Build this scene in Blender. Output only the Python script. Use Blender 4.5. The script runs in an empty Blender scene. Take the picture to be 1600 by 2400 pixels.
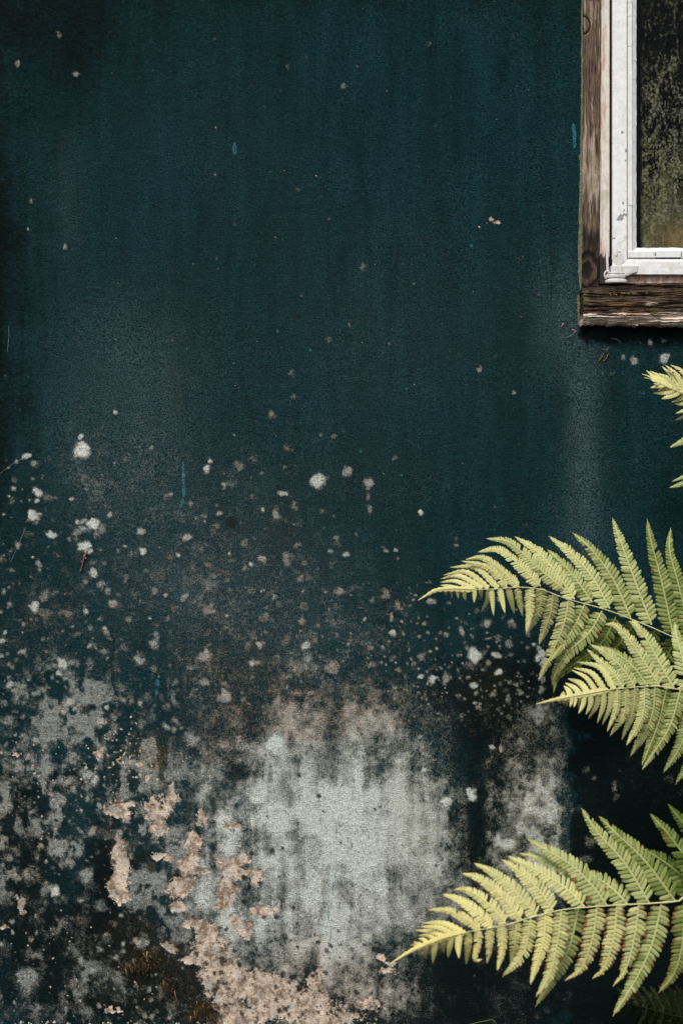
import bpy, math, random
import numpy as np
from mathutils import Vector
random.seed(7)
S = bpy.context.scene
COL = S.collection

# ------------------------------------------------------------------ camera, world, sun, exposure
CAM = Vector((0.8, -3.2, 1.215)); DC = 3.2
cd = bpy.data.cameras.new('camera'); cam = bpy.data.objects.new('camera', cd); COL.objects.link(cam)
cam.location = CAM; cam.rotation_euler = (math.radians(90), 0, 0)
cd.sensor_fit = 'VERTICAL'; cd.sensor_height = 36; cd.sensor_width = 24
cd.lens = 36 * DC / 2.4
cd.clip_start = 0.05; cd.clip_end = 500
cd.dof.use_dof = True; cd.dof.focus_distance = 3.12; cd.dof.aperture_fstop = 2.0
S.camera = cam

w = bpy.data.worlds.new('World'); S.world = w; w.use_nodes = True
wn = w.node_tree; wn.nodes.clear()
sky = wn.nodes.new('ShaderNodeTexSky'); sky.sky_type = 'NISHITA'; sky.sun_disc = False
SUN_EL = math.radians(50); SUN_AZ = math.radians(195)      # behind the camera, high, a little to the left
sky.sun_elevation = SUN_EL; sky.sun_rotation = SUN_AZ; sky.dust_density = 4.0; sky.air_density = 0.8; sky.ozone_density = 0.5
bg = wn.nodes.new('ShaderNodeBackground'); bg.inputs['Strength'].default_value = 0.10
wo = wn.nodes.new('ShaderNodeOutputWorld')
wn.links.new(sky.outputs[0], bg.inputs[0]); wn.links.new(bg.outputs[0], wo.inputs[0])

ld = bpy.data.lights.new('sun', 'SUN'); ld.energy = 1.9; ld.angle = math.radians(13); ld.color = (1.0, 0.96, 0.90)
sun = bpy.data.objects.new('sun', ld); COL.objects.link(sun)
sdir = Vector((math.cos(SUN_EL) * math.sin(SUN_AZ), math.cos(SUN_EL) * math.cos(SUN_AZ), math.sin(SUN_EL)))
sun.rotation_euler = sdir.to_track_quat('Z', 'Y').to_euler()
sun.location = (0.8, -3, 5)
S.view_settings.view_transform = 'Standard'; S.view_settings.look = 'None'
S.view_settings.exposure = 0.42; S.view_settings.gamma = 1

# ------------------------------------------------------------------ helpers
def tag(o, label=None, cat=None, group=None, kind=None):
    if label: o['label'] = label
    if cat: o['category'] = cat
    if group: o['group'] = group
    if kind: o['kind'] = kind
    return o
def empty(name, loc=(0, 0, 0)):
    o = bpy.data.objects.new(name, None); COL.objects.link(o); o.location = loc; o.empty_display_size = .05
    return o
def link(name, me, mat, parent=None):
    o = bpy.data.objects.new(name, me); COL.objects.link(o)
    if mat: me.materials.append(mat)
    if parent:
        o.parent = parent
        pw = Vector((0, 0, 0)); p = parent
        while p: pw += p.location; p = p.parent
        o.location = -pw
    return o
def PX(x, y, d=0.0):                      # a point on the wall plane, millimetre grid; d metres out from the wall
    return (x / 1000.0, -d, (2415 - y) / 1000.0)

def hashf(i, j, seed):
    h = (i.astype(np.int64) * 374761393 + j.astype(np.int64) * 668265263 + seed * 1442695041) & 0xffffffff
    h = ((h ^ (h >> 13)) * 1274126177) & 0xffffffff
    h = h ^ (h >> 16)
    return (h & 0xffff) / 65535.0
def vnoise(X, Y, seed):
    i = np.floor(X); j = np.floor(Y); fx = X - i; fy = Y - j
    fx = fx * fx * (3 - 2 * fx); fy = fy * fy * (3 - 2 * fy)
    a = hashf(i, j, seed); b = hashf(i + 1, j, seed); c = hashf(i, j + 1, seed); d = hashf(i + 1, j + 1, seed)
    return (a * (1 - fx) + b * fx) * (1 - fy) + (c * (1 - fx) + d * fx) * fy
def fbm(X, Y, sx, sy, octv, seed):        # about 0..1, mean .5 ; sx, sy = feature size in the units of X, Y
    s = 0; a = 1.0; t = 0; x = X / sx; y = Y / sy
    for k in range(octv):
        s = s + a * vnoise(x, y, seed + k * 17); t += a; a *= .55; x = x * 2.03 + 11.3; y = y * 2.03 + 5.7
    return s / t
def sst(a, b, x):
    t = np.clip((x - a) / (b - a), 0, 1); return t * t * (3 - 2 * t)

class NT:
    def __init__(s, name):
        s.m = bpy.data.materials.new(name); s.m.use_nodes = True; s.t = s.m.node_tree; s.t.nodes.clear()
        s.out = s.N('ShaderNodeOutputMaterial')
    def N(s, ty, **k):
        n = s.t.nodes.new(ty)
        for a, b in k.items(): setattr(n, a, b)
        return n
    def L(s, a, b): s.t.links.new(a, b)
    def setin(s, sock, v):
        if hasattr(v, 'links') or hasattr(v, 'is_linked'): s.L(v, sock)
        elif isinstance(v, (tuple, list)) and len(v) == 3 and sock.type == 'RGBA': sock.default_value = (*v, 1)
        else: sock.default_value = v
    def math(s, op, a, b=None, clamp=False):
        n = s.N('ShaderNodeMath', operation=op); n.use_clamp = clamp
        s.setin(n.inputs[0], a)
        if b is not None: s.setin(n.inputs[1], b)
        return n.outputs[0]
    def mix(s, f, a, b, bt='MIX'):
        n = s.N('ShaderNodeMix', data_type='RGBA', blend_type=bt)
        s.setin(n.inputs[0], f); s.setin(n.inputs[6], a); s.setin(n.inputs[7], b); return n.outputs[2]
    def noise(s, vec, scale, detail=3, rough=.55, dist=0):
        n = s.N('ShaderNodeTexNoise'); s.L(vec, n.inputs['Vector'])
        n.inputs['Scale'].default_value = scale; n.inputs['Detail'].default_value = detail
        n.inputs['Roughness'].default_value = rough; n.inputs['Distortion'].default_value = dist
        return n.outputs['Fac']
    def ramp(s, v, lo, hi, a=0.0, b=1.0):
        n = s.N('ShaderNodeMapRange', interpolation_type='SMOOTHSTEP'); s.setin(n.inputs[0], v)
        s.setin(n.inputs[1], lo); s.setin(n.inputs[2], hi); s.setin(n.inputs[3], a); s.setin(n.inputs[4], b)
        return n.outputs[0]
    def mapping(s, vec, sc=(1, 1, 1), loc=(0, 0, 0)):
        n = s.N('ShaderNodeMapping'); s.L(vec, n.inputs[0]); n.inputs['Scale'].default_value = sc
        n.inputs['Location'].default_value = loc; return n.outputs[0]
    def attr(s, name):
        n = s.N('ShaderNodeAttribute'); n.attribute_name = name
        sp = s.N('ShaderNodeSeparateColor'); s.L(n.outputs['Color'], sp.inputs[0])
        return sp.outputs[0], sp.outputs[1], sp.outputs[2], n.outputs['Alpha']
    def obj(s): return s.N('ShaderNodeTexCoord').outputs['Object']
    def bsdf(s, col, rough=.8, spec=.3, bump=None, bd=.001, bs=1.0):
        b = s.N('ShaderNodeBsdfPrincipled'); s.setin(b.inputs['Base Color'], col); s.setin(b.inputs['Roughness'], rough)
        s.setin(b.inputs['Specular IOR Level'], spec)
        if bump is not None:
            bp = s.N('ShaderNodeBump'); s.L(bump, bp.inputs['Height']); bp.inputs['Distance'].default_value = bd
            bp.inputs['Strength'].default_value = bs; s.L(bp.outputs[0], b.inputs['Normal'])
        return b
    def fin(s, b):
        s.L(b.outputs[0], s.out.inputs[0]); return s.m

def set_col(me, name, arr):
    a = me.attributes.new(name, 'FLOAT_COLOR', 'POINT'); a.data.foreach_set('color', np.ascontiguousarray(arr, dtype=np.float32).ravel())

# ------------------------------------------------------------------ the wall: stain and painted-shade maps in wall coordinates
def axis(parts):
    out = []
    for a, b, st in parts: out.append(np.arange(a, b, st))
    return np.concatenate(out)
xs = axis([(-1500, -30, 30), (-30, 1640, 2.4), (1640, 2400, 15), (2400, 3901, 60)])
ys = axis([(-1000, -30, 30), (-30, 2416, 2.4)])
if ys[-1] < 2430: ys = np.append(ys, 2432.0)
X, Y = np.meshgrid(xs, ys)               # Y = down from the top of the picture area, mm
wx = (fbm(X, Y, 26, 26, 3, 1) - .5) * 26 + (fbm(X, Y, 7, 7, 2, 3) - .5) * 8
wy = (fbm(X, Y, 26, 26, 3, 2) - .5) * 26 + (fbm(X, Y, 7, 7, 2, 4) - .5) * 8
XW = X + wx; YW = Y + wy
Z0 = lambda: np.zeros_like(X)
L, W, K, T, H, B, O, C, D, Q = [Z0() for _ in range(10)]
def win(x, y, rx, ry, k=1.8):
    i0 = np.searchsorted(xs, x - rx * k - 22); i1 = np.searchsorted(xs, x + rx * k + 22)
    j0 = np.searchsorted(ys, y - ry * k - 22); j1 = np.searchsorted(ys, y + ry * k + 22)
    return slice(j0, j1), slice(i0, i1)
def spot(F, x, y, r, ry=None, v=.7, soft=.55, warm=None, warp=.6):
    ry = ry or r
    s = win(x, y, r, ry)
    if X[s].size == 0: return
    k = warp * min(1, min(r, ry) / 14.0)
    dx = (X[s] + wx[s] * k - x) / r; dy = (Y[s] + wy[s] * k - y) / ry
    d = np.sqrt(dx * dx + dy * dy)
    m = v * (1 - sst(1 - soft, 1 + soft * .6, d))
    F[s] = np.maximum(F[s], m)
    if warm is not None: W[s] = W[s] * (1 - m / max(v, .01) * .9) + warm * m / max(v, .01) * .9
def cloud(F, x, y, rx, ry, v, mode='add'):
    s = win(x, y, rx, ry, 2.6)
    if X[s].size == 0: return
    g = v * np.exp(-((XW[s] - x) / rx) ** 2 - ((YW[s] - y) / ry) ** 2)
    if mode == 'add': F[s] = 1 - (1 - F[s]) * (1 - np.clip(g, 0, .98))
    elif mode == 'max': F[s] = np.maximum(F[s], g)
    else: F[s] = F[s] * (1 - np.clip(g, 0, 1))

n60 = fbm(X, Y, 60, 60, 4, 21); n150 = fbm(X, Y, 160, 160, 4, 31); vst = fbm(X, Y, 38, 500, 3, 41); n20 = fbm(X, Y, 18, 18, 3, 51)
W[:] = .24 + (n150 - .5) * 1.0

# broad pale efflorescence and lichen sheets: densities at 100 mm steps (rows y = 1000..2400, columns x = 0..1400)
GR_ = np.array([
 [.03,.12,.20,.20,.14,.07,.05,.04,.03,.03,.03,.03,.04,.10,.04],[.06,.14,.26,.28,.22,.14,.10,.07,.06,.05,.04,.04,.05,.12,.04],
 [.10,.18,.26,.26,.24,.22,.18,.14,.12,.10,.07,.05,.05,.10,.03],[.12,.20,.24,.24,.29,.28,.24,.22,.18,.15,.10,.05,.04,.02,0],
 [.14,.29,.22,.22,.34,.32,.27,.25,.23,.22,.15,.07,.04,.02,0],[.22,.36,.25,.20,.27,.28,.29,.36,.29,.25,.19,.10,.09,.02,0],
 [.26,.36,.42,.20,.21,.30,.33,.41,.38,.30,.18,.11,.12,.10,0],[.26,.42,.48,.28,.22,.32,.40,.50,.58,.46,.32,.20,.56,.44,0],
 [.30,.34,.30,.36,.36,.42,.56,.78,.80,.70,.56,.24,.62,.54,0],[.42,.36,.42,.38,.44,.50,.66,.88,.98,.88,.74,.40,.72,.68,0],
 [.46,.40,.32,.35,.50,.54,.68,.86,.98,.88,.72,.38,.72,.66,0],[.40,.42,.22,.40,.54,.58,.68,.82,.94,.80,.64,.52,.66,.56,0],
 [.26,.34,.24,.26,.34,.54,.60,.72,.76,.62,.48,.30,.26,.12,0],[.28,.26,.30,.28,.26,.42,.52,.60,.60,.52,.42,.30,.26,.12,0],
 [.34,.26,.24,.24,.24,.32,.42,.50,.44,.40,.32,.22,.16,.04,0]])
def gridfield(G, XX, YY):
    gx = np.clip(XX / 100.0, 0, G.shape[1] - 1.001); gy = np.clip((YY - 1000) / 100.0, 0, G.shape[0] - 1.001)
    a = gx.astype(int); b = gy.astype(int); fx = gx - a; fy = gy - b; fx = fx * fx * (3 - 2 * fx); fy = fy * fy * (3 - 2 * fy)
    return (G[b, a] * (1 - fx) + G[b, a + 1] * fx) * (1 - fy) + (G[b + 1, a] * (1 - fx) + G[b + 1, a + 1] * fx) * fy
lw = fbm(X, Y, 90, 130, 3, 111) - .5; lw2 = fbm(X, Y, 90, 130, 3, 121) - .5
L = gridfield(GR_, X + lw * 90 + wx * 1.2, Y + lw2 * 150 + wy * 1.2)
L *= sst(820, 1050, Y) * (X > -200)
vs2 = fbm(X + lw * 30, Y, 20, 260, 4, 131)
L += L * ((n20 - .5) * 1.1 + (n60 - .5) * 1.2) * (1 - .55 * sst(.5, .75, L)) + L * (vs2 - .5) * .95 * sst(1650, 1850, Y)
inm = np.exp(-((X + lw * 160 - 850) / 290) ** 2 - ((Y + lw2 * 300 - 2000) / 270) ** 2)
W = W * (1 - .85 * inm)
for x_, y_, rx_, ry_, v_ in [(700,1660,260,80,.9),(540,1600,120,160,.6),(600,2340,300,110,.7),(640,1400,90,60,.25),(120,1440,80,30,.4),(900,2330,160,80,.4)]:
    cloud(W, x_, y_, rx_, ry_, v_)
for a in [(190,1640,40,50,.40),(165,1715,70,34,.30),(110,1660,36,34,.3),(160,1560,20,24,.3),
          (165,1885,32,42,.62),(150,1955,24,36,.60),(180,1995,44,28,.58),(205,2035,13,50,.5),(205,2110,14,50,.45),
          (45,1930,45,24,.62),(3,1985,14,110,.5),(8,2110,10,60,.4),(100,2030,40,70,.30),(112,2130,50,60,.25),
          (325,1955,38,24,.5),(375,2055,40,36,.45),(350,2130,46,70,.42),(405,2140,45,60,.38),
          (205,2280,16,50,.4),(270,2270,18,44,.35),(70,2290,22,44,.3),(350,1750,20,20,.4),(1245,1700,50,60,.3),(1215,1870,40,70,.25),(1262,1980,70,60,.25)]:
    cloud(L, *a)
L *= np.where(Y > 1500, .82 + .36 * n150, 1)
L = np.where(L > .62, .62 + (L - .62) * .72, L) * (1 + .35 * (n60 - .5) * (L > .3))
n33 = .6 * fbm(X, Y, 21, 26, 4, 191) + .4 * fbm(X, Y, 60, 80, 3, 193)
lf = sst(470, 380, XW) * sst(1480, 1620, Y)
L = L * (1 - lf) + lf * np.clip(L * (.30 + 1.35 * sst(.38, .64, n33)), 0, .62)
rg = sst(1070, 1130, XW) * sst(1600, 1680, Y)
L = np.clip(L * (1 - rg * (.35 - .55 * sst(.36, .60, n33))), 0, .9)
for a in [(1115,1940,26,140,.72),(1150,1720,60,40,.6),(1100,1780,34,44,.4),(60,2000,20,60,.6),(75,2070,22,40,.9),(240,2030,22,140,.9),(175,2130,22,60,.6),(50,2170,60,60,.7),(280,2200,90,50,.85),
          (235,2130,40,60,.6),(1090,2290,80,45,.95),(1030,2250,40,20,.7),(1090,2370,60,60,.8),(240,2350,40,40,.5),(560,1810,12,14,.8),(400,2290,60,60,.9)]:
    cloud(L, *a, mode='cut')
edgeX = XW + (n60 - .5) * 120 + (n20 - .5) * 60
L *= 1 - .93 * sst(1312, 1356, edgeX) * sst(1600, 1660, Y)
# faint dust all over the lower half


SP = [(193,1053,22,22,.95,.1),(188,1022,8,8,.8,.1),(62,1066,8,8,.8,.2),(40,1080,6,6,.7,.3),(19,1096,4,4,.6,.3),(90,1154,9,13,.85,.2),(87,1173,6,6,.8,.2),(77,1212,14,14,.85,.2),
(126,1251,11,11,.8,.2),(180,1248,10,9,.6,.4),(222,1227,16,14,.92,.1),(259,1205,7,7,.75,.2),(171,1170,6,5,.7,.3),(200,1147,5,5,.5,.2),(197,1276,14,12,.9,.1),(209,1292,9,8,.85,.2),(41,1275,11,10,.6,.1),
(79,1308,4,4,.8,.1),(94,1321,11,9,.6,.3),(217,1345,11,13,.75,.4),(199,1363,6,6,.6,.3),(244,1323,10,8,.5,.8),(235,1374,10,11,.66,.8),(267,1415,11,11,.66,.7),(204,1431,10,12,.72,.4),(84,1419,13,16,.8,.3),
(110,1436,20,14,.5,.8),(153,1436,16,14,.55,.8),(250,1482,11,9,.55,.6),(337,1290,10,9,.85,.2),(331,1247,12,9,.72,.2),(356,1047,7,7,.6,.2),(272,966,6,7,.72,.2),(481,1099,11,11,.8,.3),(492,1081,6,7,.78,.3),
(564,1097,7,7,.55,.5),(747,1128,20,19,.84,.35),(663,1158,12,9,.72,.4),(638,973,11,10,.55,.6),(686,926,7,7,.5,.7),(784,1021,9,9,.5,.8),(550,1016,5,5,.5,.3),(541,1132,18,10,.45,.2),(515,1200,10,7,.62,.5),
(477,1208,11,7,.6,.8),(459,1214,7,7,.5,.8),(508,1231,11,10,.5,.7),(480,1222,5,5,.6,.3),(615,1193,6,6,.75,.5),(648,1209,12,20,.62,.6),(587,1163,6,6,.5,.7),(437,1261,13,13,.7,.7),(492,1321,15,14,.48,.8),
(470,1288,10,10,.45,.7),(615,1308,11,9,.7,.75),(589,1322,7,7,.78,.3),(698,1280,10,9,.55,.7),(714,1318,7,6,.5,.6),(701,1354,14,12,.55,.85),(773,1292,7,6,.6,.3),(791,1262,8,9,.6,.6),(792,1383,15,13,.65,.8),
(775,1323,15,13,.4,.6),(492,1429,18,12,.62,.4),(439,1367,28,18,.42,.1),(365,1354,20,12,.4,.9),(366,1384,9,9,.55,.5),(640,1402,11,9,.56,.4),(712,1418,13,10,.5,.7),(722,1490,24,26,.44,.3),(718,1514,12,10,.75,.1),
(605,1512,9,6,.72,.2),(482,1523,6,6,.72,.1),(602,1552,9,9,.58,.3),(148,1558,13,15,.85,.2),(49,1528,11,11,.6,.7),(4,1500,9,9,.74,.2),(2,1438,7,7,.6,.3),(3,1537,7,7,.65,.2),(20,1609,14,12,.7,.5),(12,1647,12,8,.5,.3),
(56,1647,6,6,.6,.2),(82,1622,10,9,.65,.2),(531,1632,14,17,.66,.3),(778,1563,17,16,.6,.75),(1111,1534,20,18,.97,.1),(1104,1562,14,12,.5,.3),(1168,1576,10,9,.88,.1),(1145,1460,10,9,.66,.6),(1080,1480,8,10,.66,.7),
(1046,1488,7,7,.56,.6),(1176,1444,7,6,.42,.6),(1203,1467,8,8,.5,.6),(1166,1494,12,11,.5,.6),(1145,1497,10,5,.58,.5),(1196,1506,10,12,.55,.6),(1162,1535,14,8,.75,.5),(1196,1534,7,6,.52,.5),(1252,1509,5,5,.85,.1),
(1010,1410,14,8,.66,.5),(931,1425,12,10,.6,.8),(916,1447,8,8,.62,.7),(918,1484,7,8,.8,.4),(944,1485,5,5,.6,.4),(987,1585,7,7,.88,.1),(990,1538,11,10,.56,.6),(971,1558,9,6,.5,.6),(920,1538,10,10,.5,.8),
(938,1571,7,7,.55,.6),(1010,1595,10,10,.78,.3),(1040,1589,11,15,.62,.5),(1017,1566,8,8,.4,.6),(1110,1606,9,7,.82,.2),(1114,1622,6,6,.7,.2),(1099,1588,6,6,.6,.2),(1173,1604,6,6,.5,.8),(1212,1606,7,7,.58,.5),
(1135,1571,6,6,.4,.5),(1074,1630,9,9,.5,.8),(1034,1642,6,6,.4,.5),(1112,1647,5,5,.72,.2),(1123,1649,5,4,.72,.2),(1191,1640,11,12,.58,.5),(1258,1545,9,10,.86,.1),(1270,1535,12,12,.86,.1),(1262,1520,8,8,.7,.1),
(1278,1556,12,16,.8,.1),(1270,1590,9,9,.6,.1),(1270,1612,9,9,.66,.1),(867,1559,20,10,.52,.85),(870,1520,12,8,.52,.85),(714,1420,12,10,.4,.5),(883,1624,15,12,.52,.85),(875,1683,26,24,.62,.5),(564,1732,10,13,.62,.5),
(647,1742,27,20,.97,.05),(982,1727,9,8,.72,.3),(995,1805,7,6,.93,.2),(1153,1751,7,7,.85,.2),(1100,1862,14,13,.85,.3),(1046,1877,15,14,.92,.2),(1000,1872,7,6,.85,.2),(546,1872,16,12,.66,.1),(540,1930,14,9,.8,.9),
(140,82,8,10,.52,.2),(42,148,7,9,.55,.2),(179,174,9,7,.55,.2),(673,160,6,7,.40,.3),(806,202,7,8,.48,.3),(717,132,6,6,.3,.3),(1000,102,7,6,.38,.4),(1022,293,6,5,.32,.5),(895,334,6,5,.3,.4),(504,94,5,5,.34,.3),
(363,177,4,6,.3,.2),(73,471,6,6,.52,.6),(66,535,4,4,.66,.2),(153,577,6,8,.58,.3),(697,445,7,7,.42,.4),(722,468,5,5,.32,.4),(770,513,6,6,.5,.3),(551,528,6,6,.36,.4),(556,486,5,5,.32,.4),(507,606,6,5,.4,.5),
(852,628,10,9,.46,.4),(772,796,6,9,.45,.3),(818,761,5,6,.5,.4),(1120,862,8,9,.6,.2),(1163,832,5,6,.36,.2),(681,873,8,11,.46,.5),(687,927,7,8,.42,.5),(1204,920,5,5,.66,.2),(985,1204,7,7,.86,.2),(816,1105,12,11,.62,.6),
(862,1131,16,13,.68,.6),(862,1160,6,12,.5,.5),(864,1194,8,13,.55,.5),(924,1073,8,7,.5,.2),(813,1296,10,8,.72,.3),(904,1290,8,7,.6,.4),(927,1288,7,6,.66,.3),(796,1385,18,10,.55,.8),(932,1416,9,9,.5,.7),
(748,1019,6,6,.42,.3),(1054,822,4,5,.34,.3),(1050,840,5,5,.3,.3),(1230,1230,7,5,.3,.3),(1066,1265,6,8,.42,.5),(1068,1278,8,4,.5,.7),(1410,875,9,7,.35,.2),(1460,838,7,7,.5,.3),(1487,845,9,11,.66,.2),(1555,841,15,11,.74,.1),
(1459,833,5,4,.7,.2),(1523,802,6,7,.66,.1),(1554,796,8,5,.58,.1),(1500,803,4,4,.4,.2),(1418,817,7,6,.4,.2),(1432,875,7,6,.36,.3),(1474,897,6,5,.36,.3),(1505,922,6,7,.34,.3),(1438,1847,10,14,.5,.5),(1440,1870,8,8,.4,.5),
(1380,1805,10,9,.42,.3),(1395,1820,9,7,.46,.2),(1568,1822,14,12,.34,.1),(1385,1970,12,18,.46,.5),(1375,2020,14,12,.5,.4),(1480,1770,18,14,.22,.3),(1600,1855,12,12,.3,.3),(133,2087,11,15,.93,.1)]
for x, y, rx, ry, v, wm in SP: spot(L, x, y, rx * 1.14, ry * 1.14, min(.93, v * 1.03), .60, wm, .95)
rr = random.Random(11)
def scatter(n, x0, x1, y0, y1, r0, r1, v0, v1, wm=.5, bias=1.0, soft=.85):
    for _ in range(n):
        x = rr.uniform(x0, x1); y = y0 + (y1 - y0) * rr.random() ** bias; r = r0 + (r1 - r0) * rr.random() ** 2.2
        spot(L, x, y, r * rr.uniform(.8, 1.3), r, rr.uniform(v0, v1), soft, min(1, max(0, wm + rr.uniform(-.4, .4))), 1.0)
scatter(190, 0, 1300, 1180, 1700, 3, 12, .25, .55, .5, .6)
scatter(230, 760, 1240, 1330, 1690, 3, 9, .35, .7, .55, .7)
scatter(110, 900, 1280, 1440, 1680, 3, 8, .5, .8, .4, .8)
scatter(120, 560, 960, 1450, 1700, 4, 14, .3, .6, .75, .7)
scatter(160, 0, 420, 1380, 1850, 3, 12, .3, .65, .35, .8)
scatter(150, 0, 480, 1480, 1850, 3, 18, .25, .6, .35, .8)
scatter(40, 0, 480, 1480, 1850, 8, 24, .55, .8, .3, .8)
scatter(70, 0, 420, 1850, 2400, 8, 26, .35, .7, .35, 1, .7)
scatter(120, 0, 450, 1850, 2400, 3, 10, .4, .75, .4, 1, .7)
scatter(60, 420, 620, 1950, 2300, 5, 16, .4, .7, .3, 1)
scatter(140, 380, 900, 1350, 1720, 4, 16, .3, .6, .6, .8)
scatter(60, 350, 760, 1250, 1600, 4, 18, .2, .45, .5, .8)
scatter(260, 0, 1350, 60, 1250, 1.5, 5, .25, .55, .4, .55)
scatter(190, 0, 760, 1020, 1560, 4, 17, .3, .6, .4, .8)
scatter(26, 0, 620, 1050, 1560, 5, 14, .6, .85, .3, .8)
scatter(60, 0, 130, 1050, 1750, 3, 11, .3, .75, .25, .8)
scatter(160, 1330, 1600, 770, 1200, 1.5, 5, .15, .4, .2, 1)
scatter(90, 1340, 1620, 1650, 2400, 3, 12, .12, .3, .5, .7)
scatter(120, 60, 420, 2150, 2415, 3, 14, .2, .5, .5, .6)
scatter(90, 1100, 1340, 2150, 2415, 4, 16, .15, .36, .5, .8)

# black algae; sill shadow and corner vignette are painted into the same mask
for a in [(1120,1940,46,170,.95),(1160,1710,90,60,.85),(1215,1600,120,60,.55),(1120,1600,150,80,.4),(60,2030,60,150,.9),(250,2090,60,190,.95),(120,2220,160,90,.85),(230,2340,230,100,.8),(300,2180,100,80,.95),
          (1080,2290,120,60,.97),(1130,2360,150,90,.9),(1260,2300,150,120,.85),(950,2390,120,40,.7),(30,1850,70,60,.6),(180,1830,80,30,.7),(400,2320,110,60,.85),(340,2020,50,40,.6),(330,2080,30,30,.6),
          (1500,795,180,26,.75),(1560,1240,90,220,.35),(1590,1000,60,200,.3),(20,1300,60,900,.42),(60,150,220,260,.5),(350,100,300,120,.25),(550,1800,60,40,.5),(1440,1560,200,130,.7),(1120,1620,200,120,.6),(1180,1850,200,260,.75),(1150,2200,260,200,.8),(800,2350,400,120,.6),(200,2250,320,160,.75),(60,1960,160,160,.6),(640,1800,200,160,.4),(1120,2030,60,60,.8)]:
    cloud(K, *a)
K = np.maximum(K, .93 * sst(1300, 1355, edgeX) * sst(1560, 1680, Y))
K = np.maximum(K, .95 * sst(210, -60, XW + (n150 - .5) * 160 + (vst - .5) * 160) * sst(2100, 600, Y))  # left grime streak, with vignette darkening painted in
K = np.maximum(K, .85 * sst(760, -60, XW * .8 + YW * .9 + (n150 - .5) * 300 + (vst - .5) * 200))  # top-left corner vignette painted into the wall colour
K = np.maximum(K, .62 * sst(260, -140, YW + (n150 - .5) * 160))  # vignette along the top, painted as a darker band
K = np.maximum(K, .45 * sst(.50, .78, fbm(X, Y, 34, 900, 3, 171)) * sst(1900, 900, Y) * .6)
K = np.maximum(K, .95 * sst(1345, 1375, XW) * sst(830, 785, YW) * (Y > 740))  # cast shadow of the sill painted onto the wall below it
K *= .75 + .5 * n60
# grey-blue wiped haze, brown runs, olive, ochre
for a in [(290,1060,150,240,.55),(300,830,140,140,.34),(1372,980,40,270,.8),(1310,750,60,120,.6),(640,1420,260,160,.4),(1365,1250,60,120,.35),(430,1360,140,90,.35),(160,480,40,160,.28),(620,900,500,300,.12),(980,760,260,260,.14),(560,1130,160,120,.22),(480,380,320,260,.08)]:
    cloud(H, *a)
H *= .6 + .8 * vst
for a in [(530,1620,110,120,.45),(640,1560,110,80,.25),(480,1450,100,100,.12),(560,1760,90,80,.6),(800,1670,170,60,.5),(110,1440,60,30,.4),(400,1980,120,50,.25),(620,1330,160,90,.06),(560,2300,200,90,.35),(620,2350,200,70,.5),(330,2170,60,30,.4)]:
    cloud(B, *a)
for a in [(1230,1800,100,160,.85),(1240,2010,100,90,.75),(1000,2000,60,200,.4),(100,2030,50,90,.8),(960,1900,90,160,.5),(830,2200,140,120,.4),(660,2000,80,150,.2),(860,1700,90,50,.5),(3,1960,20,100,.5),(1400,1850,60,60,.5),(1380,2000,30,40,.7)]:
    cloud(O, *a)
# peeled places down to bare tan plaster
for x, y, rx, ry in [(281,1900,34,20),(310,1885,15,10),(255,1902,14,8),(295,1918,14,8),(375,1900,27,32),(403,1866,12,36),(357,1882,18,20),(370,1946,24,20),(350,1910,10,10),(278,1985,17,34),(270,2070,20,45),(286,2106,16,18),(292,2030,15,40),(282,2050,22,60),
     (372,2002,22,12),(395,2015,12,8),(449,1976,18,30),(452,2010,16,30),(439,2032,26,20),(423,2073,36,34),(416,2119,22,18),(474,2043,20,8),(472,1918,18,14),(463,1930,10,10),(541,2027,32,26),(566,2002,16,18),(530,2083,24,44),(602,2053,16,18),(570,2050,20,20),(520,2124,13,18),
     (566,2170,30,25),(548,2160,16,14),(627,2135,34,14),(575,2195,14,12),(600,2138,18,9),(435,2165,13,9),(460,2168,22,12),(480,2190,30,28),(490,2237,46,44),(439,2247,18,12),(520,2280,56,46),(398,2221,17,14),(610,2320,110,44),(735,2298,17,32),(690,2356,130,40),(560,2384,90,30),(530,2340,50,40),
     (860,2352,36,18),(780,2390,90,18),(900,2250,12,12),(905,2278,22,9),(915,2262,9,7),(228,1767,11,10),(235,1762,6,8),(33,1765,6,5),(40,1773,4,5),(63,1775,6,8),(120,1859,6,4),(327,1790,5,8),(345,1828,7,9),(305,1785,4,4),(335,1796,5,5),(540,1933,12,8),(556,1936,8,6),
     (48,2120,9,20),(55,2138,7,6),(38,2105,6,8),(10,2173,8,8),(76,2201,3,3),(60,2185,3,3),(262,2368,12,10),(252,2370,10,7),(280,2372,8,4),(186,2347,4,3),(1158,516,13,5),(1150,512,7,4),(1166,520,8,3),(1140,521,2.5,2.5),(1122,531,2.5,2.5),(1171,1742+10,4,14),(1357,367,3,7),
     (340,1880,5,5),(200,1800,3,3),(330,1760,3,3),(325,1731,3,3)]:
    spot(T, x, y, rx * 1.1, ry * 1.1, .95, .62, None, 1.3)
T *= .50 + 1.02 * n20
T *= np.where(Y > 2240, .72 + .6 * n60, 1)
dots = random.Random(5)
for _ in range(170):
    x = dots.gauss(180, 120); y = dots.gauss(1810, 60)
    spot(T, x, y, dots.uniform(1.5, 3.2), None, .9, .4)
for _ in range(140):
    spot(T, dots.uniform(0, 420), dots.uniform(2160, 2415), dots.uniform(1.5, 3.0), None, dots.uniform(.5, .8), .4)
for _ in range(40):
    spot(T, dots.uniform(150, 1330), dots.uniform(100, 1200), dots.uniform(1.2, 2.0), None, .8, .4)
for _ in range(60):
    spot(T, dots.gauss(300, 45), dots.gauss(1770, 45), dots.uniform(1.5, 3.5), None, .9, .4)
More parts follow.
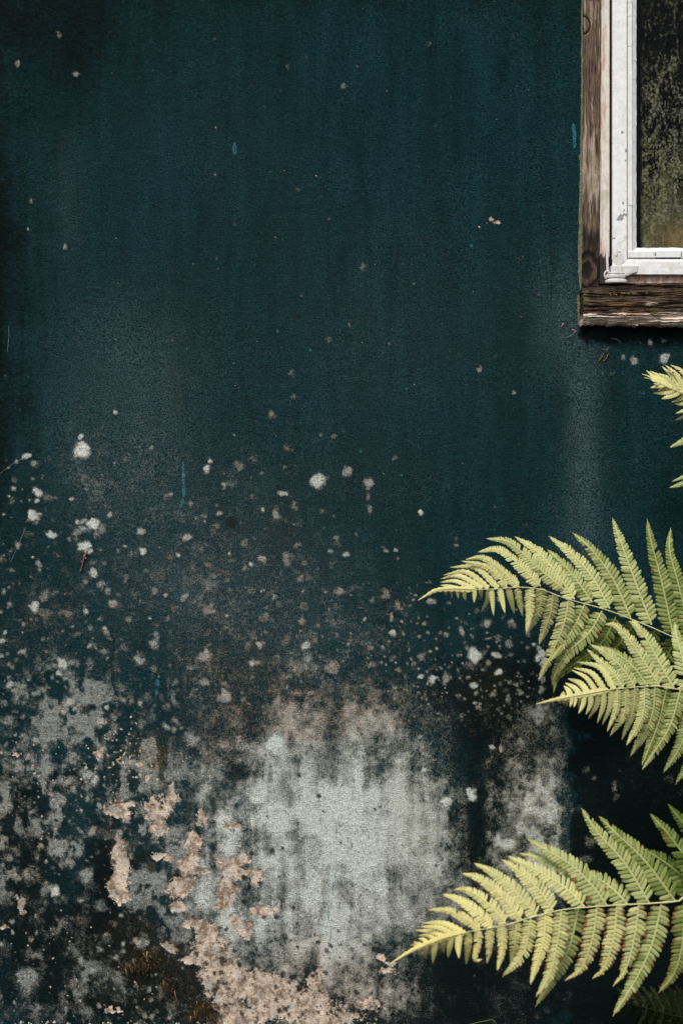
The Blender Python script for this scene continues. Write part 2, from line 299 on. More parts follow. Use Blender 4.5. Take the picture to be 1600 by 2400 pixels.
# fresh teal scrapes
for x, y, rx, ry in [(429,1094,3.2,14),(430,1120,4,22),(431,1150,4.5,16),(428,1176,5,8),(424,1186,4,5),(550,340,3,8),(550,350,4.5,14),(1343,300,5,12),(1345,320,5,18),(1346,340,4,8),(369,1600,5,10),(367,1622,4,8),(727,820,3,4),(753,460,3,2),(650,777,3,4),(1104,576,4,4),(952,911,3,3),(845,1058,4,3),(940,1113,3,3),(548,852,2.5,2.5)]:
    spot(C, x, y, rx, ry, 1, .4, None, .3)
# black pits and drips over the pale parts
for x, y, r in [(541,1223,15),(561,1810,9),(700,745,6),(880,748,6),(640,1995,10),(650,2150,8),(620,2150,9),(575,2110,10),(690,2130,7),(590,2000,7),(745,1865,7),(512,2180,14),(522,2250,12),(690,2290,12),(720,2280,10),(565,2260,9),(655,2370,10),(530,2180,8),(505,2320,11),(570,2060,8),(585,2080,8),(1113,1025,2.5),(1060,2080,9),(360,2030,20),(415,2045,12),(420,2215,14),(700,1820,7)]:
    spot(D, x, y, r, r, .9, .7, None, .8)
pr = random.Random(9)
for _ in range(420):
    spot(D, pr.uniform(420, 1080), pr.uniform(1720, 2415), 2 + 5 * pr.random() ** 2, None, pr.uniform(.4, .9), .8)
for _ in range(420):
    spot(D, pr.uniform(450, 900), pr.uniform(2200, 2415), 2.5 + 8 * pr.random() ** 2.5, None, pr.uniform(.5, .95), .8)
for x, y, rx, ry in [(770,2140,4,35),(780,2080,4,30),(775,2190,4,30),(785,2050,3,20)]: spot(C, x, y, rx, ry, .55, .7, None, .3)
# ochre
for a in [(365,1785,30,60,.95),(300,1780,40,40,.25),(860,1140,160,80,.12),(620,1250,120,100,.12),(415,900,30,110,.12),(340,2250,120,60,.25),(1140,1600,60,60,.2),(5,2000,1,1,.0)]:
    cloud(Q, *a)

# relief of the render coat
rip = fbm(X, Y, 11, 4.8, 2, 71); rip2 = fbm(X, Y, 60, 26, 2, 81); und = fbm(X, Y, 260, 200, 3, 91)
hgt = (rip - .5) * 1.7 + (rip2 - .5) * .8 + (und - .5) * 5
fade = sst(1500, 1900, Y)
hgt = hgt * (1 - .35 * fade) + fade * (fbm(X, Y, 7, 7, 2, 95) - .5) * 1.6
hgt -= 2.0 * sst(.46, .60, T)
hgt += .5 * sst(.5, .8, L)
hgt -= 1.5 * np.exp(-((X - 1113) / 3.5) ** 2 - ((Y - 1025) / 3.5) ** 2) * 3

# slant of the opening's left edge
EX = 1361.0
edge = 1365 - 10.0 * np.clip(Y / 700.0, -1, 1.1)
XS = X + (edge - EX) * np.exp(-((X - EX) / 40.0) ** 2)
V = np.stack([XS / 1000, -hgt / 1000, (2415 - Y) / 1000], -1).reshape(-1, 3)
ny, nx = X.shape
idx = np.arange(ny * nx).reshape(ny, nx)
cx = (X[:-1, :-1] + X[1:, 1:]) / 2; cy = (Y[:-1, :-1] + Y[1:, 1:]) / 2
keep = ~((cx > EX) & (cx < 2302) & (cy < 762) & (cy > -780))
q = np.stack([idx[:-1, :-1], idx[1:, :-1], idx[1:, 1:], idx[:-1, 1:]], -1)[keep]
def grid_mesh(name, V, q, smooth=True):
    me = bpy.data.meshes.new(name)
    me.vertices.add(len(V)); me.vertices.foreach_set('co', np.asarray(V, dtype=np.float32).ravel())
    me.loops.add(q.size); me.loops.foreach_set('vertex_index', q.astype(np.int32).ravel())
    me.polygons.add(len(q)); me.polygons.foreach_set('loop_start', np.arange(0, q.size, 4, dtype=np.int32))
    me.polygons.foreach_set('loop_total', np.full(len(q), 4, dtype=np.int32))
    me.polygons.foreach_set('use_smooth', np.full(len(q), smooth))
    me.update(calc_edges=True); me.validate(); return me
# returns, side and back walls, roof slab of the house (own vertices)
EV = []; EQ = []
def addq(*p):
    b = len(V) + len(EV); EV.extend(p); EQ.append((b, b + 1, b + 2, b + 3))
x0, x1, zt = xs[0] / 1000, xs[-1] / 1000, (2415 - ys[0]) / 1000; zb = (2415 - ys[-1]) / 1000
addq((x0, .002, zb), (x0, .002, zt), (x0, 3.5, zt), (x0, 3.5, zb)); addq((x1, .002, zb), (x1, 3.5, zb), (x1, 3.5, zt), (x1, .002, zt))
addq((x0, 3.5, zb), (x0, 3.5, zt), (x1, 3.5, zt), (x1, 3.5, zb)); addq((x0 - .05, -.06, zt), (x1 + .05, -.06, zt), (x1 + .05, 3.6, zt), (x0 - .05, 3.6, zt))
addq((1.3665, .0, 3.2), (1.3525, .0, 1.652), (1.3525, .2, 1.652), (1.3665, .2, 3.2)); addq((1.352, 0, 1.652), (2.302, 0, 1.652), (2.302, .2, 1.652), (1.352, .2, 1.652))
addq((2.302, 0, 1.652), (2.302, 0, 3.2), (2.302, .2, 3.2), (2.302, .2, 1.652)); addq((1.36, 0, 3.196), (1.36, .2, 3.196), (2.302, .2, 3.196), (2.302, 0, 3.196))
Vall = np.concatenate([V, np.array(EV)]); qall = np.concatenate([q, np.array(EQ)])
wme = grid_mesh('wall', Vall, qall)
ne = len(EV)
def ch(*a):
    m = np.stack([np.clip(c, 0, 1).ravel() for c in a], -1); return np.concatenate([m, np.zeros((ne, 4))])
set_col(wme, 'stain_shade_a', ch(L, W, K, T)); set_col(wme, 'stain_b', ch(H, B, O, C)); set_col(wme, 'stain_c', ch(D, Q, vst, n60))

# wall material
n = NT('weathered_render'); oc = n.obj()
aL, aW, aK, aT = n.attr('stain_shade_a'); aH, aB, aO, aC = n.attr('stain_b'); aD, aQ, aV, aN = n.attr('stain_c')
ripv = n.mapping(oc, (1, 1, 2.2))
nr = n.noise(ripv, 150, 3, .6); nf = n.noise(oc, 330, 3, .62); nm = n.noise(oc, 105, 4, .65); nb = n.noise(n.mapping(oc, (1, 1, 1), (2, 7, 4)), 460, 2, .55); nn = n.noise(n.mapping(oc, (1, 1, 1.5), (5, 3, 1)), 380, 2, .6)
tl_ = n.noise(n.mapping(oc, (1, 1, .16), (3, 3, 3)), 20, 5, .65)
teal = n.mix(n.ramp(nr, .36, .66), (.0014, .0092, .0108), (.0036, .0245, .0302))
teal = n.mix(n.ramp(nn, .50, .66, 0, .85), teal, (.0105, .0560, .0690))  # highlights of the ripples put into the teal, with lighter worn crests
teal = n.mix(n.ramp(nb, .54, .70, 0, .6), teal, (.040, .075, .082))
teal = n.mix(n.ramp(n.noise(n.mapping(oc, (1, 1, .16)), 7, 4, .6), .35, .7, 0, .45), teal, (.0040, .0135, .0140))
teal = n.mix(n.ramp(tl_, .50, .34, 0, .35), teal, (.0014, .0078, .0088))
teal = n.mix(n.math('MULTIPLY', n.ramp(tl_, .50, .68, 0, .42), n.ramp(nf, .46, .62)), teal, (.018, .062, .080))
c = n.mix(n.math('MULTIPLY', aH, n.ramp(nf, .40, .62)), teal, (.070, .105, .118))
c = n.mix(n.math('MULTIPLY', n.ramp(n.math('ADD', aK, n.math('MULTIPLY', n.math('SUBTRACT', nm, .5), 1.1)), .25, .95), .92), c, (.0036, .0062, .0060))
c = n.mix(n.math('MULTIPLY', aB, n.ramp(n.math('ADD', nf, n.math('MULTIPLY', n.math('SUBTRACT', nm, .5), 1.1)), .42, .68, 0, .8)), c, (.100, .078, .058))
und_ = n.ramp(n.math('ADD', aL, n.math('MULTIPLY', n.math('SUBTRACT', nm, .5), .5)), .34, .72)
c = n.mix(n.math('MULTIPLY', und_, .85), c, (.095, .098, .088))
# lichen / salts
nl = n.noise(n.mapping(oc, (1, 1, .8), (7, 7, 7)), 40, 5, .7)
thr = n.math('ADD', n.math('MULTIPLY', n.math('SUBTRACT', nl, .5), n.ramp(aL, .45, .80, 1.2, .85)), n.math('ADD', n.math('MULTIPLY', n.math('SUBTRACT', nf, .5), 2.3), n.math('MULTIPLY', n.math('SUBTRACT', nm, .5), 1.4)))
cov = n.ramp(n.math('ADD', aL, thr), .14, .78)
cov = n.math('MULTIPLY', cov, n.ramp(aL, .03, .35))
strg = n.ramp(aL, .10, .85, .42, 1.0)
lv = n.math('ADD', aL, n.math('MULTIPLY', n.math('SUBTRACT', nb, .5), 1.2))
pale = n.mix(n.ramp(lv, .34, 1.22), (.125, .146, .136), (.68, .74, .71))
warmc = n.mix(n.ramp(lv, .30, 1.15), (.150, .128, .100), (.58, .54, .47))
pc = n.mix(n.ramp(n.math('ADD', aW, n.math('MULTIPLY', n.math('SUBTRACT', nm, .5), .8)), .3, .8), pale, warmc)
pc = n.mix(n.math('MULTIPLY', aO, n.ramp(n.math('ADD', nf, n.math('MULTIPLY', n.math('SUBTRACT', nm, .5), .9)), .4, .62, 0, .9)), pc, (.30, .285, .19))
pc = n.mix(n.ramp(nn, .52, .68, 0, .78), pc, (.070, .072, .058))
c = n.mix(n.math('MULTIPLY', cov, strg), c, pc)
# ochre flecks
c = n.mix(n.math('MULTIPLY', n.ramp(nn, .54, .66), n.math('MULTIPLY', aQ, 1.1)), c, (.24, .16, .04))
fl = n.noise(n.mapping(oc, (1, 1, 1), (9, 1, 8)), 300, 2, .5)
c = n.mix(n.math('MULTIPLY', n.ramp(fl, .70, .78), .55), c, (.26, .15, .05))
c = n.mix(n.math('MULTIPLY', n.ramp(fl, .29, .22), .6), c, (.003, .005, .006))
# bare plaster
tn = n.math('ADD', aT, n.math('ADD', n.math('MULTIPLY', n.math('SUBTRACT', nf, .5), 1.5), n.math('MULTIPLY', n.math('SUBTRACT', nm, .5), 1.3)))
tb = n.noise(n.mapping(oc, (1, 1, 1), (1, 2, 3)), 26, 4, .65)
tcol = n.mix(n.ramp(tb, .42, .60), (.215, .160, .110), (.64, .53, .42))
tcol = n.mix(n.ramp(nm, .46, .66, 0, .75), tcol, (.70, .59, .48))
tcol = n.mix(n.ramp(nb, .48, .70, 0, .7), tcol, (.14, .105, .08))
tcol = n.mix(n.ramp(n.noise(oc, 40, 3, .6), .50, .66, 0, .7), tcol, (.40, .41, .39))
c = n.mix(n.ramp(tn, .48, .62), c, tcol)
c = n.mix(n.math('MULTIPLY', n.ramp(n.math('ADD', aD, n.math('MULTIPLY', n.math('SUBTRACT', nf, .5), 1.6)), .35, .9), .9), c, (.016, .017, .015))
c = n.mix(n.math('MULTIPLY', n.ramp(aC, .35, .6), n.ramp(nf, .40, .55, .25, .85)), c, (.040, .150, .175))
bh = n.math('ADD', n.math('MULTIPLY', nr, .9), n.math('ADD', n.math('MULTIPLY', nf, .45), n.math('MULTIPLY', cov, .15)))
WALL = n.fin(n.bsdf(c, .95, .035, bh, .0024, 1.0))

# ------------------------------------------------------------------ house
house = tag(empty('house', (1.2, 0, 0)), 'dark teal rendered house wall with peeling lichen-stained base and a weathered casement window', 'house')
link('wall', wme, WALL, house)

class MB:
    def __init__(s): s.v = []; s.f = []; s.a = []
    def slab(s, c, nu, nv, df, db, hf=None, at=None):
        """c = TL,TR,BR,BL in wall mm; front face nu x nv cells at distance df (+hf(u,v) metres), back at db; at(u,v) -> 4 masks"""
        b = len(s.v)
        c = [np.array(p, float) for p in c]
        for j in range(nv + 1):
            v = j / nv
            for i in range(nu + 1):
                u = i / nu
                p = (c[0] * (1 - u) + c[1] * u) * (1 - v) + (c[3] * (1 - u) + c[2] * u) * v
                e = hf(u, v, p) if hf else 0
                if isinstance(e, tuple): p = p + np.array(e[1:]); e = e[0]
                s.v.append(PX(p[0], p[1], df + e)); s.a.append(at(u, v, p) if at else (0, 0, 0, 0))
        w_ = nu + 1
        for j in range(nv):
            for i in range(nu): k = b + j * w_ + i; s.f.append((k, k + w_, k + w_ + 1, k + 1))
        ring = [b + i for i in range(nu + 1)] + [b + j * w_ + nu for j in range(1, nv + 1)] + [b + nv * w_ + i for i in range(nu - 1, -1, -1)] + [b + j * w_ for j in range(nv - 1, 0, -1)]
        b2 = len(s.v)
        for r in ring: p = s.v[r]; s.v.append((p[0], -db, p[2])); s.a.append(s.a[r])
        m = len(ring)
        for i in range(m): s.f.append((ring[i], ring[(i + 1) % m], b2 + (i + 1) % m, b2 + i))
        s.f.append(tuple(b2 + i for i in range(m)))
    def lathe(s, cx, cy, cd, prof, seg=20, axis='z', sq=(1, 1)):
        """prof = [(offset mm along axis, radius mm)]"""
        b = len(s.v)
        for o, r in prof:
            for k in range(seg):
                a = 2 * math.pi * k / seg
                if axis == 'z': s.v.append(PX(cx + r * sq[0] * math.cos(a), cy + o, cd + r * sq[1] * math.sin(a) / 1000))
                else: s.v.append(PX(cx + r * sq[0] * math.cos(a), cy + r * sq[1] * math.sin(a), cd + o / 1000))
                s.a.append((0, 0, 0, 0))
        for j in range(len(prof) - 1):
            for k in range(seg): s.f.append((b + j * seg + k, b + j * seg + (k + 1) % seg, b + (j + 1) * seg + (k + 1) % seg, b + (j + 1) * seg + k))
        s.f.append(tuple(b + k for k in range(seg))); s.f.append(tuple(b + (len(prof) - 1) * seg + k for k in range(seg)))
    def tube(s, pts, rad, seg=6):
        pts = [Vector(p) for p in pts]; b = len(s.v)
        for i, p in enumerate(pts):
            t = (pts[min(i + 1, len(pts) - 1)] - pts[max(i - 1, 0)]).normalized()
            a = t.cross(Vector((0, 1, .01)));  a = a.normalized() if a.length > 1e-5 else Vector((1, 0, 0)); c2 = t.cross(a)
            r = rad[i] if isinstance(rad, (list, tuple)) else rad
            for k in range(seg):
                an = 2 * math.pi * k / seg; s.v.append(tuple(p + (a * math.cos(an) + c2 * math.sin(an)) * r)); s.a.append((0, 0, 0, 0))
        for j in range(len(pts) - 1):
            for k in range(seg): s.f.append((b + j * seg + k, b + j * seg + (k + 1) % seg, b + (j + 1) * seg + (k + 1) % seg, b + (j + 1) * seg + k))
    def build(s, name, mat, parent=None, smooth=True, bevel=0):
        me = bpy.data.meshes.new(name); me.from_pydata(s.v, [], s.f); me.update()
        set_col(me, 'm', np.array(s.a, dtype=np.float32))
        me.polygons.foreach_set('use_smooth', np.full(len(me.polygons), smooth))
        if smooth:
            try: me.set_sharp_from_angle(angle=math.radians(38))
            except Exception: pass
        o = link(name, me, mat, parent)
        if bevel:
            b = o.modifiers.new('bevel', 'BEVEL'); b.width = bevel; b.segments = 2; b.limit_method = 'ANGLE'; b.angle_limit = math.radians(40)
        return o
def n1(x, y, sx, sy, octv=3, seed=0):
    return float(fbm(np.array([x]), np.array([y]), sx, sy, octv, seed)[0]) - .5

# materials of the window
def wood_mat(name, horiz, dark, mid, light, bs=.9):
    n = NT(name); oc = n.obj(); sc = (.055, 1, 1) if horiz else (1, 1, .075)
    mp = n.mapping(oc, sc); g = n.noise(mp, 330, 5, .7, .25); g2 = n.noise(n.mapping(oc, sc, (3, 1, 2)), 150, 5, .68, .3); f = n.noise(oc, 500, 3, .6)
    a, b, c_, d = n.attr('m')
    col = n.mix(n.ramp(g, .34, .64), dark, mid)
    col = n.mix(n.ramp(n.math('ADD', g2, n.math('MULTIPLY', n.math('SUBTRACT', b, .5), .45)), .50 if horiz else .52, .60 if horiz else .66), col, light)
    col = n.mix(n.math('MULTIPLY', n.ramp(n.noise(oc, 22, 3, .6), .45, .65), n.ramp(f, .4, .6, .1, .7)), col, (.105, .095, .035))
    col = n.mix(n.math('MULTIPLY', d, n.ramp(f, .35, .55)), col, (.26, .13, .055))
    col = n.mix(n.math('MULTIPLY', c_, n.ramp(f, .4, .6)), col, (.12, .135, .035))
    crk = n.ramp(g, .28, .40, 1, 0)
    col = n.mix(n.math('MAXIMUM', n.math('MULTIPLY', crk, .85), n.ramp(a, .25, .75, 0, .95)), col, (.008, .006, .005))
    h = n.math('ADD', n.math('MULTIPLY', g, 1.0), n.math('MULTIPLY', f, .25))
    return n.fin(n.bsdf(col, .85, .2, h, .002, bs))
JAMB = wood_mat('jamb_wood', False, (.030, .019, .014), (.150, .102, .075), (.38, .30, .25))
SILL = wood_mat('sill_wood', True, (.006, .0045, .0035), (.085, .055, .040), (.74, .62, .54), 1.0)
def paint_mat(name, base, pinkish=0.0, dirt=.5):
    n = NT(name); oc = n.obj(); f = n.noise(oc, 700, 3, .65); m = n.noise(oc, 60, 4, .6); v = n.noise(n.mapping(oc, (1, 1, .12)), 120, 4, .65)
    a, b, c_, d = n.attr('m')
    col = n.mix(n.ramp(m, .35, .7), base, tuple(x * .86 for x in base))
    if pinkish: col = n.mix(n.math('MULTIPLY', n.ramp(n.math('ADD', v, n.math('MULTIPLY', b, .4)), .5, .8), pinkish), col, (.42, .22, .155))
    col = n.mix(n.ramp(f, .58, .70, 0, dirt), col, (.22, .21, .19))
    col = n.mix(n.ramp(n.noise(oc, 240, 4, .7), .60, .70, 0, dirt), col, (.30, .30, .27))
    col = n.mix(n.ramp(n.noise(n.mapping(oc, (1, 1, 1), (4, 4, 4)), 34, 5, .7), .60, .66, 0, .6), col, (.46, .47, .44))
    col = n.mix(n.math('MULTIPLY', c_, n.ramp(f, .35, .6, .35, .9)), col, (.36, .36, .24))
    col = n.mix(n.ramp(d, .4, .6), col, (.25, .28, .29))
    col = n.mix(n.ramp(n.math('ADD', a, n.math('MULTIPLY', n.math('SUBTRACT', f, .5), .8)), .35, .7), col, (.022, .016, .013))
    return n.fin(n.bsdf(col, .5, .35, n.math('ADD', n.math('MULTIPLY', f, .3), n.math('MULTIPLY', v, .7)), .0008, .6))
WHITE = paint_mat('white_paint', (.76, .78, .79), 0, .35)
BEADW = paint_mat('putty_white', (.72, .75, .76), 0, .3)
PINK = paint_mat('flaking_paint', (.70, .68, .62), .9, .5)
HINGE = paint_mat('hinge_paint', (.62, .63, .61), .35, .7)

n = NT('mortar'); oc = n.obj(); f = n.noise(oc, 400, 4, .7)
MORT = n.fin(n.bsdf(n.mix(n.ramp(f, .35, .65), (.045, .052, .032), (.20, .205, .13)), .9, .2, f, .001))

# timber jamb (the window's main mesh)
def knots(x, y):
    k = 0
    r = math.hypot((x - 1366) / 17, (y - 57) / 21); k = max(k, math.exp(-((r - 1) / .13) ** 2) * (1 if x > 1366 else 0))
    x += n1(x, y, 12, 18, 2, 88) * 12; y += n1(x, y, 12, 18, 2, 89) * 14; r = math.hypot((x - 1372) / 14, (y - 632) / 19); k = max(k, .8 * (1 - min(1, max(0, (r - .3) / .9))))
    r = math.hypot((x - 1376) / 26, (y - 636) / 40); k = max(k, .8 * math.exp(-((r - 1) / .13) ** 2))
    return k
def jh(u, v, p):
    k = knots(*p); g = n1(p[0], p[1], 3.2, 90, 3, 5) * .003; e = -.0035 * (min(u, 1 - u) < .04)
    return g - .004 * k + e + n1(p[0], p[1], 10, 30, 2, 9) * .002
def ja(u, v, p):
    k = knots(*p)
    a = k * .9 + max(0, (p[1] - 640) / 60) * .5 + .55 * (u > .93) * (n1(p[0], p[1], 8, 30, 3, 3) > -.05) + .35 * (u < .05)
    a += .32 * float(sst(500, 560, np.float64(p[1]))) + max(0, 1 - abs(p[1] - 560) / 110) * .3 * (1 + 2 * n1(p[0], p[1], 5, 60, 3, 8))
    return (min(1, a), .42 + .38 * math.exp(-((p[1] - 400) / 90) ** 2) + .2 * math.exp(-((p[1] - 20) / 60) ** 2), .75 * max(0, (p[1] - 655) / 25) + .6 * max(0, u - .85) * (330 < p[1] < 560) * 5, 0)
m = MB()
m.slab([(1366.5, 0), (1409, 0), (1405, 677), (1357, 677)], 22, 220, -.004, -.09, jh, ja)
m.slab([(1372, -770), (1410, -770), (1409, 0), (1366.5, 0)], 8, 80, -.004, -.09, jh, lambda u, v, p: (0, .5, 0, 0))
m.slab([(2255, -770), (2299, -770), (2299, 677), (2255, 677)], 8, 60, -.004, -.09)
m.slab([(1410, -770), (2255, -770), (2255, -728), (1410, -728)], 60, 6, -.004, -.09)
window = m.build('window', JAMB, house)
tag(window, 'weathered window with bare brown timber jamb and white casement')
# rotten sill
def sh(u, v, p):
    x, y = p
    ridge = n1(x, y, 60, 3.0, 4, 61) * .016 + n1(x, y, 160, 11, 3, 63) * .014
    top = -.020 * max(0, 1 - v / .45)                      # weathered slope falls back to the frame
    rag = (n1(x, 0, 7, 5, 3, 66) * 7 + n1(x, 0, 50, 5, 2, 64) * 4) * max(0, (v - .8) / .2) + (n1(x, y, 40, 5, 3, 67) * 4)
    lf = 0 if u > .01 else n1(0, y, 5, 6, 3, 68) * 5
    return (top + ridge - .012 * max(0, (v - .88) / .12), lf, rag)
def sa(u, v, p):
    x, y = p
    lt = 0.15 + .95 * max(0, (v - .55) / .45) * (.5 + 1.6 * (n1(x, y, 120, 18, 3, 71) + .25)) + .9 * math.exp(-((x - 1514) / 26) ** 2 - ((y - 718) / 5) ** 2) + .8 * math.exp(-((x - 1560) / 60) ** 2 - ((y - 755) / 12) ** 2)
    a = .75 * math.exp(-((x - 1450) / 38) ** 2 - ((y - 681) / 12) ** 2) + .55 * math.exp(-((y - 705) / 12) ** 2) * (n1(x, y, 60, 8, 2, 3) + .5) + .3 * (v < .06)
    a += .8 * math.exp(-(((x - 1500) - (y - 735) * 1.9) / 3.0) ** 2) * (735 < y < 757)
    ms = .8 * math.exp(-((x - 1365) / 9) ** 2 - ((y - 710) / 16) ** 2) + .6 * math.exp(-((x - 1450) / 40) ** 2 - ((y - 694) / 5) ** 2)
    og = .8 * math.exp(-((x - 1470) / 30) ** 2 - ((y - 748) / 10) ** 2) + .6 * math.exp(-((x - 1450) / 26) ** 2 - ((y - 722) / 6) ** 2)
    return (min(1, a), min(1.3, lt), min(1, ms), min(1, og))
m = MB(); m.slab([(1358, 677), (1640, 664), (1640, 767), (1358, 765)], 230, 70, .044, -.10, sh, sa)
m.slab([(1640, 664), (2318, 664), (2318, 767), (1640, 767)], 90, 14, .044, -.10, sh, lambda u, v, p: (0, .5, 0, 0))
m.build('sill', SILL, window)
# mortar line down the left edge
m = MB()
for (xa, ya), (xb, yb), w0, w1 in [((1364.0, -760), (1361.5, 200), 1, 2), ((1361.5, 200), (1359, 400), 2, 3), ((1359, 400), (1357, 560), 3, 7), ((1357, 560), (1357, 640), 7, 6), ((1357, 640), (1357, 680), 6, 1), ((1352.5, 692), (1354, 762), 4, 2)]:
    m.slab([(xa - w0 / 2, ya), (xa + w0 / 2 + 2, ya), (xb + w1 / 2 + 2, yb), (xb - w1 / 2, yb)], 3, max(6, int((yb - ya) / 6)), .003, -.02, lambda u, v, p: (n1(p[0], p[1], 6, 9, 2, 4) * .003, n1(0, p[1], 9, 9, 3, 6) * 3, 0))
m.build('mortar_joint', MORT, window)
# flaking painted frame strip behind the sash
def pa(u, v, p):
    x, y = p
    a = (.95 if u > .93 else 0) + (.75 * max(0, n1(x, y, 9, 22, 3, 31) * 4 + .1) if u < .10 else 0) + 1.3 * float(sst(580, 618, np.float64(y + n1(x, y, 6, 14, 2, 9) * 26)))
    return (min(1, a), max(0, 1 - u * 1.7) * (.75 if y < 160 else .35), .8 * max(0, 1 - abs(y - 455) / 55) * (n1(x, y, 12, 16, 2, 35) > -.08) * (u > .1), 0)
m = MB()
m.slab([(1409, -300), (1431.5, -300), (1431.5, 662), (1405, 662)], 14, 220, -.014, -.07, lambda u, v, p: n1(p[0], p[1], 5, 40, 3, 12) * .0016 - .004 * (u > .94) - .002 * (u < .06), pa)
m.slab([(1409, -728), (1431.5, -728), (1431.5, -300), (1409, -300)], 4, 20, -.014, -.07)
def ra(u, v, p):
    x, y = p
    return (min(1, .5 * max(0, 1 - v / .55) + 1.2 * max(0, n1(x, y, 16, 9, 3, 44)) + .7 * max(0, 1 - (x - 1431) / 60)), .6, 0, 0)
m.slab([(1431.5, 640), (1640, 640), (1640, 662), (1431.5, 662)], 110, 12, -.012, -.07, lambda u, v, p: n1(p[0], p[1], 12, 6, 3, 13) * .003, ra)
m.slab([(1640, 640), (2255, 640), (2255, 662), (1640, 662)], 20, 2, -.012, -.07)
m.slab([(2232, -728), (2255, -728), (2255, 640), (2232, 640)], 2, 20, -.014, -.07)
m.build('painted_frame', PINK, window)
# casement sash
chips = [(1454, 509, 8, 7), (1450, 514, 6, 5), (1463, 503, 6, 5), (1458, 477, 3, 3), (1461, 494, 2, 3), (1437, 559, 4, 2), (1456, 311, 4, 4), (1466, 354, 5, 4), (1465, 377, 4, 2), (1441, 596, 4, 8)]
def wa(u, v, p):
    x, y = p; d = 0
    for a_, b_, rx, ry in chips:
        r = math.hypot((x - a_) / rx, (y - b_) / ry) + n1(x, y, 5, 5, 2, 8) * .9; d = max(d, 1 if r < .9 else 0)
    c_ = .6 * max(0, 1 - abs(y - 555) / 45) * (n1(x, y, 12, 14, 2, 18) > 0)
    return (.8 * (u < .02), 0, c_, d)
m = MB()
m.slab([(1432.5, -690), (1468.6, -690), (1468.6, 606), (1432.5, 643)], 16, 420, .002, -.05, lambda u, v, p: n1(p[0], p[1], 4, 60, 2, 22) * .0007 - .0025 * (u < .03 or u > .97), wa)
m.slab([(1468.6, 607.5), (1660, 607.5), (1660, 643), (1432.5, 643)], 90, 14, .002, -.05, lambda u, v, p: n1(p[0], p[1], 60, 4, 2, 23) * .0007 - .003 * max(0, 1 - v / .12), lambda u, v, p: (0, 0, .35 * (n1(p[0], p[1], 30, 10, 2, 4) > .1), 0))
m.slab([(1660, 607.5), (2231, 607.5), (2231, 643), (1660, 643)], 10, 2, .002, -.05)
m.slab([(2195, -690), (2231, -690), (2231, 606), (2195, 606)], 2, 10, .002, -.05)
m.slab([(1468.6, -690), (2195, -690), (2195, -654), (1468.6, -654)], 10, 2, .002, -.05)
m.build('sash', WHITE, window)
# glazing beads, cracked into lengths
m = MB()
cuts = [-650, -330, -160, 6, 38, 108, 165, 482, 606]
for a_, b_ in zip(cuts[:-1], cuts[1:]):
    w_ = random.uniform(-.6, .6)
    m.slab([(1470.2, a_ + .4), (1481.5 + w_, a_ + .4), (1481.5 + w_, b_ - .4), (1470.2, b_ - .4)], 6, 24, .0 + random.uniform(-.0006, .0006), -.02, lambda u, v, p: -.0018 * (u > .9 or u < .05) + n1(p[0], p[1], 6, 20, 2, 7) * .0006)
cuts = [-650, -100, 35, 95, 140, 184, 218, 330, 590]
for a_, b_ in zip(cuts[:-1], cuts[1:]):
    m.slab([(1481.8, a_ + .3), (1492, a_ + .3), (1492.5, b_ - .3), (1481.8, b_ - .3)], 5, 24, -.003, -.016, lambda u, v, p: (-.007 * u + n1(p[0], p[1], 6, 10, 2, 7) * .0008, (u > .9) * n1(0, p[1], 8, 8, 3, 77) * 2.2, 0))
m.slab([(1470, 588), (1535, 588), (1534, 605.5), (1470, 605.5)], 30, 8, .0015, -.02, lambda u, v, p: (-.002 * (v > .92 or v < .06 or u > .985) + n1(p[0], p[1], 12, 6, 2, 3) * .0005, (u > .9) * 1.5 * math.sin(v * 9), 0))
m.slab([(1536, 590), (1595, 590), (1595, 602), (1536, 602)], 30, 6, -.003, -.02, lambda u, v, p: n1(p[0], p[1], 14, 6, 3, 9) * .002)
m.slab([(1597, 588), (1660, 588), (1660, 605.5), (1597, 605.5)], 10, 4, .0015, -.02)
m.slab([(1660, 588), (2194, 588), (2194, 605.5), (1660, 605.5)], 10, 2, .0015, -.02)
m.slab([(1482, 579), (1660, 579), (1660, 589), (1482, 589)], 90, 4, -.004, -.016, lambda u, v, p: (-.006 * (1 - v) + n1(p[0], p[1], 8, 6, 2, 5) * .001, 0, (v < .1) * n1(p[0], 0, 9, 9, 3, 7) * 3))
m.slab([(1660, 579), (2194, 579), (2194, 589), (1660, 589)], 6, 2, -.006, -.016)
m.slab([(2183, -650), (2194, -650), (2194, 579), (2183, 579)], 2, 6, -.001, -.02)
m.slab([(1493, -653), (2183, -653), (2183, -643), (1493, -643)], 6, 2, -.001, -.02)
m.build('glazing_bead', BEADW, window)
# dirty glass
n = NT('dirty_glass'); oc = n.obj()
dz = n.N('ShaderNodeSeparateXYZ'); n.L(oc, dz.inputs[0]); gx, gz = dz.outputs[0], dz.outputs[2]
v1 = n.noise(n.mapping(oc, (1, 1, .42)), 38, 5, .66, 1.3); v2 = n.noise(oc, 150, 4, .7); v3 = n.noise(oc, 520, 3, .6)
low = n.ramp(gz, 2.35, 1.85)                                            # growth gets denser toward the bottom
m1 = n.ramp(n.math('ADD', v1, n.math('MULTIPLY', low, .13)), .60, .66)
m2 = n.ramp(n.math('ADD', v2, n.math('ADD', n.math('MULTIPLY', low, .13), n.math('MULTIPLY', n.math('SUBTRACT', v1, .5), .9))), .57, .68)
film = n.math('MULTIPLY', n.ramp(gz, 2.00, 1.88), n.ramp(v1, .40, .56, .55, 1))
edgec = n.ramp(gx, 1.500, 1.512)
dirt = n.math('MULTIPLY', n.math('MAXIMUM', n.math('MAXIMUM', n.math('MULTIPLY', m1, .85), n.math('MULTIPLY', m2, .6)), film), edgec)
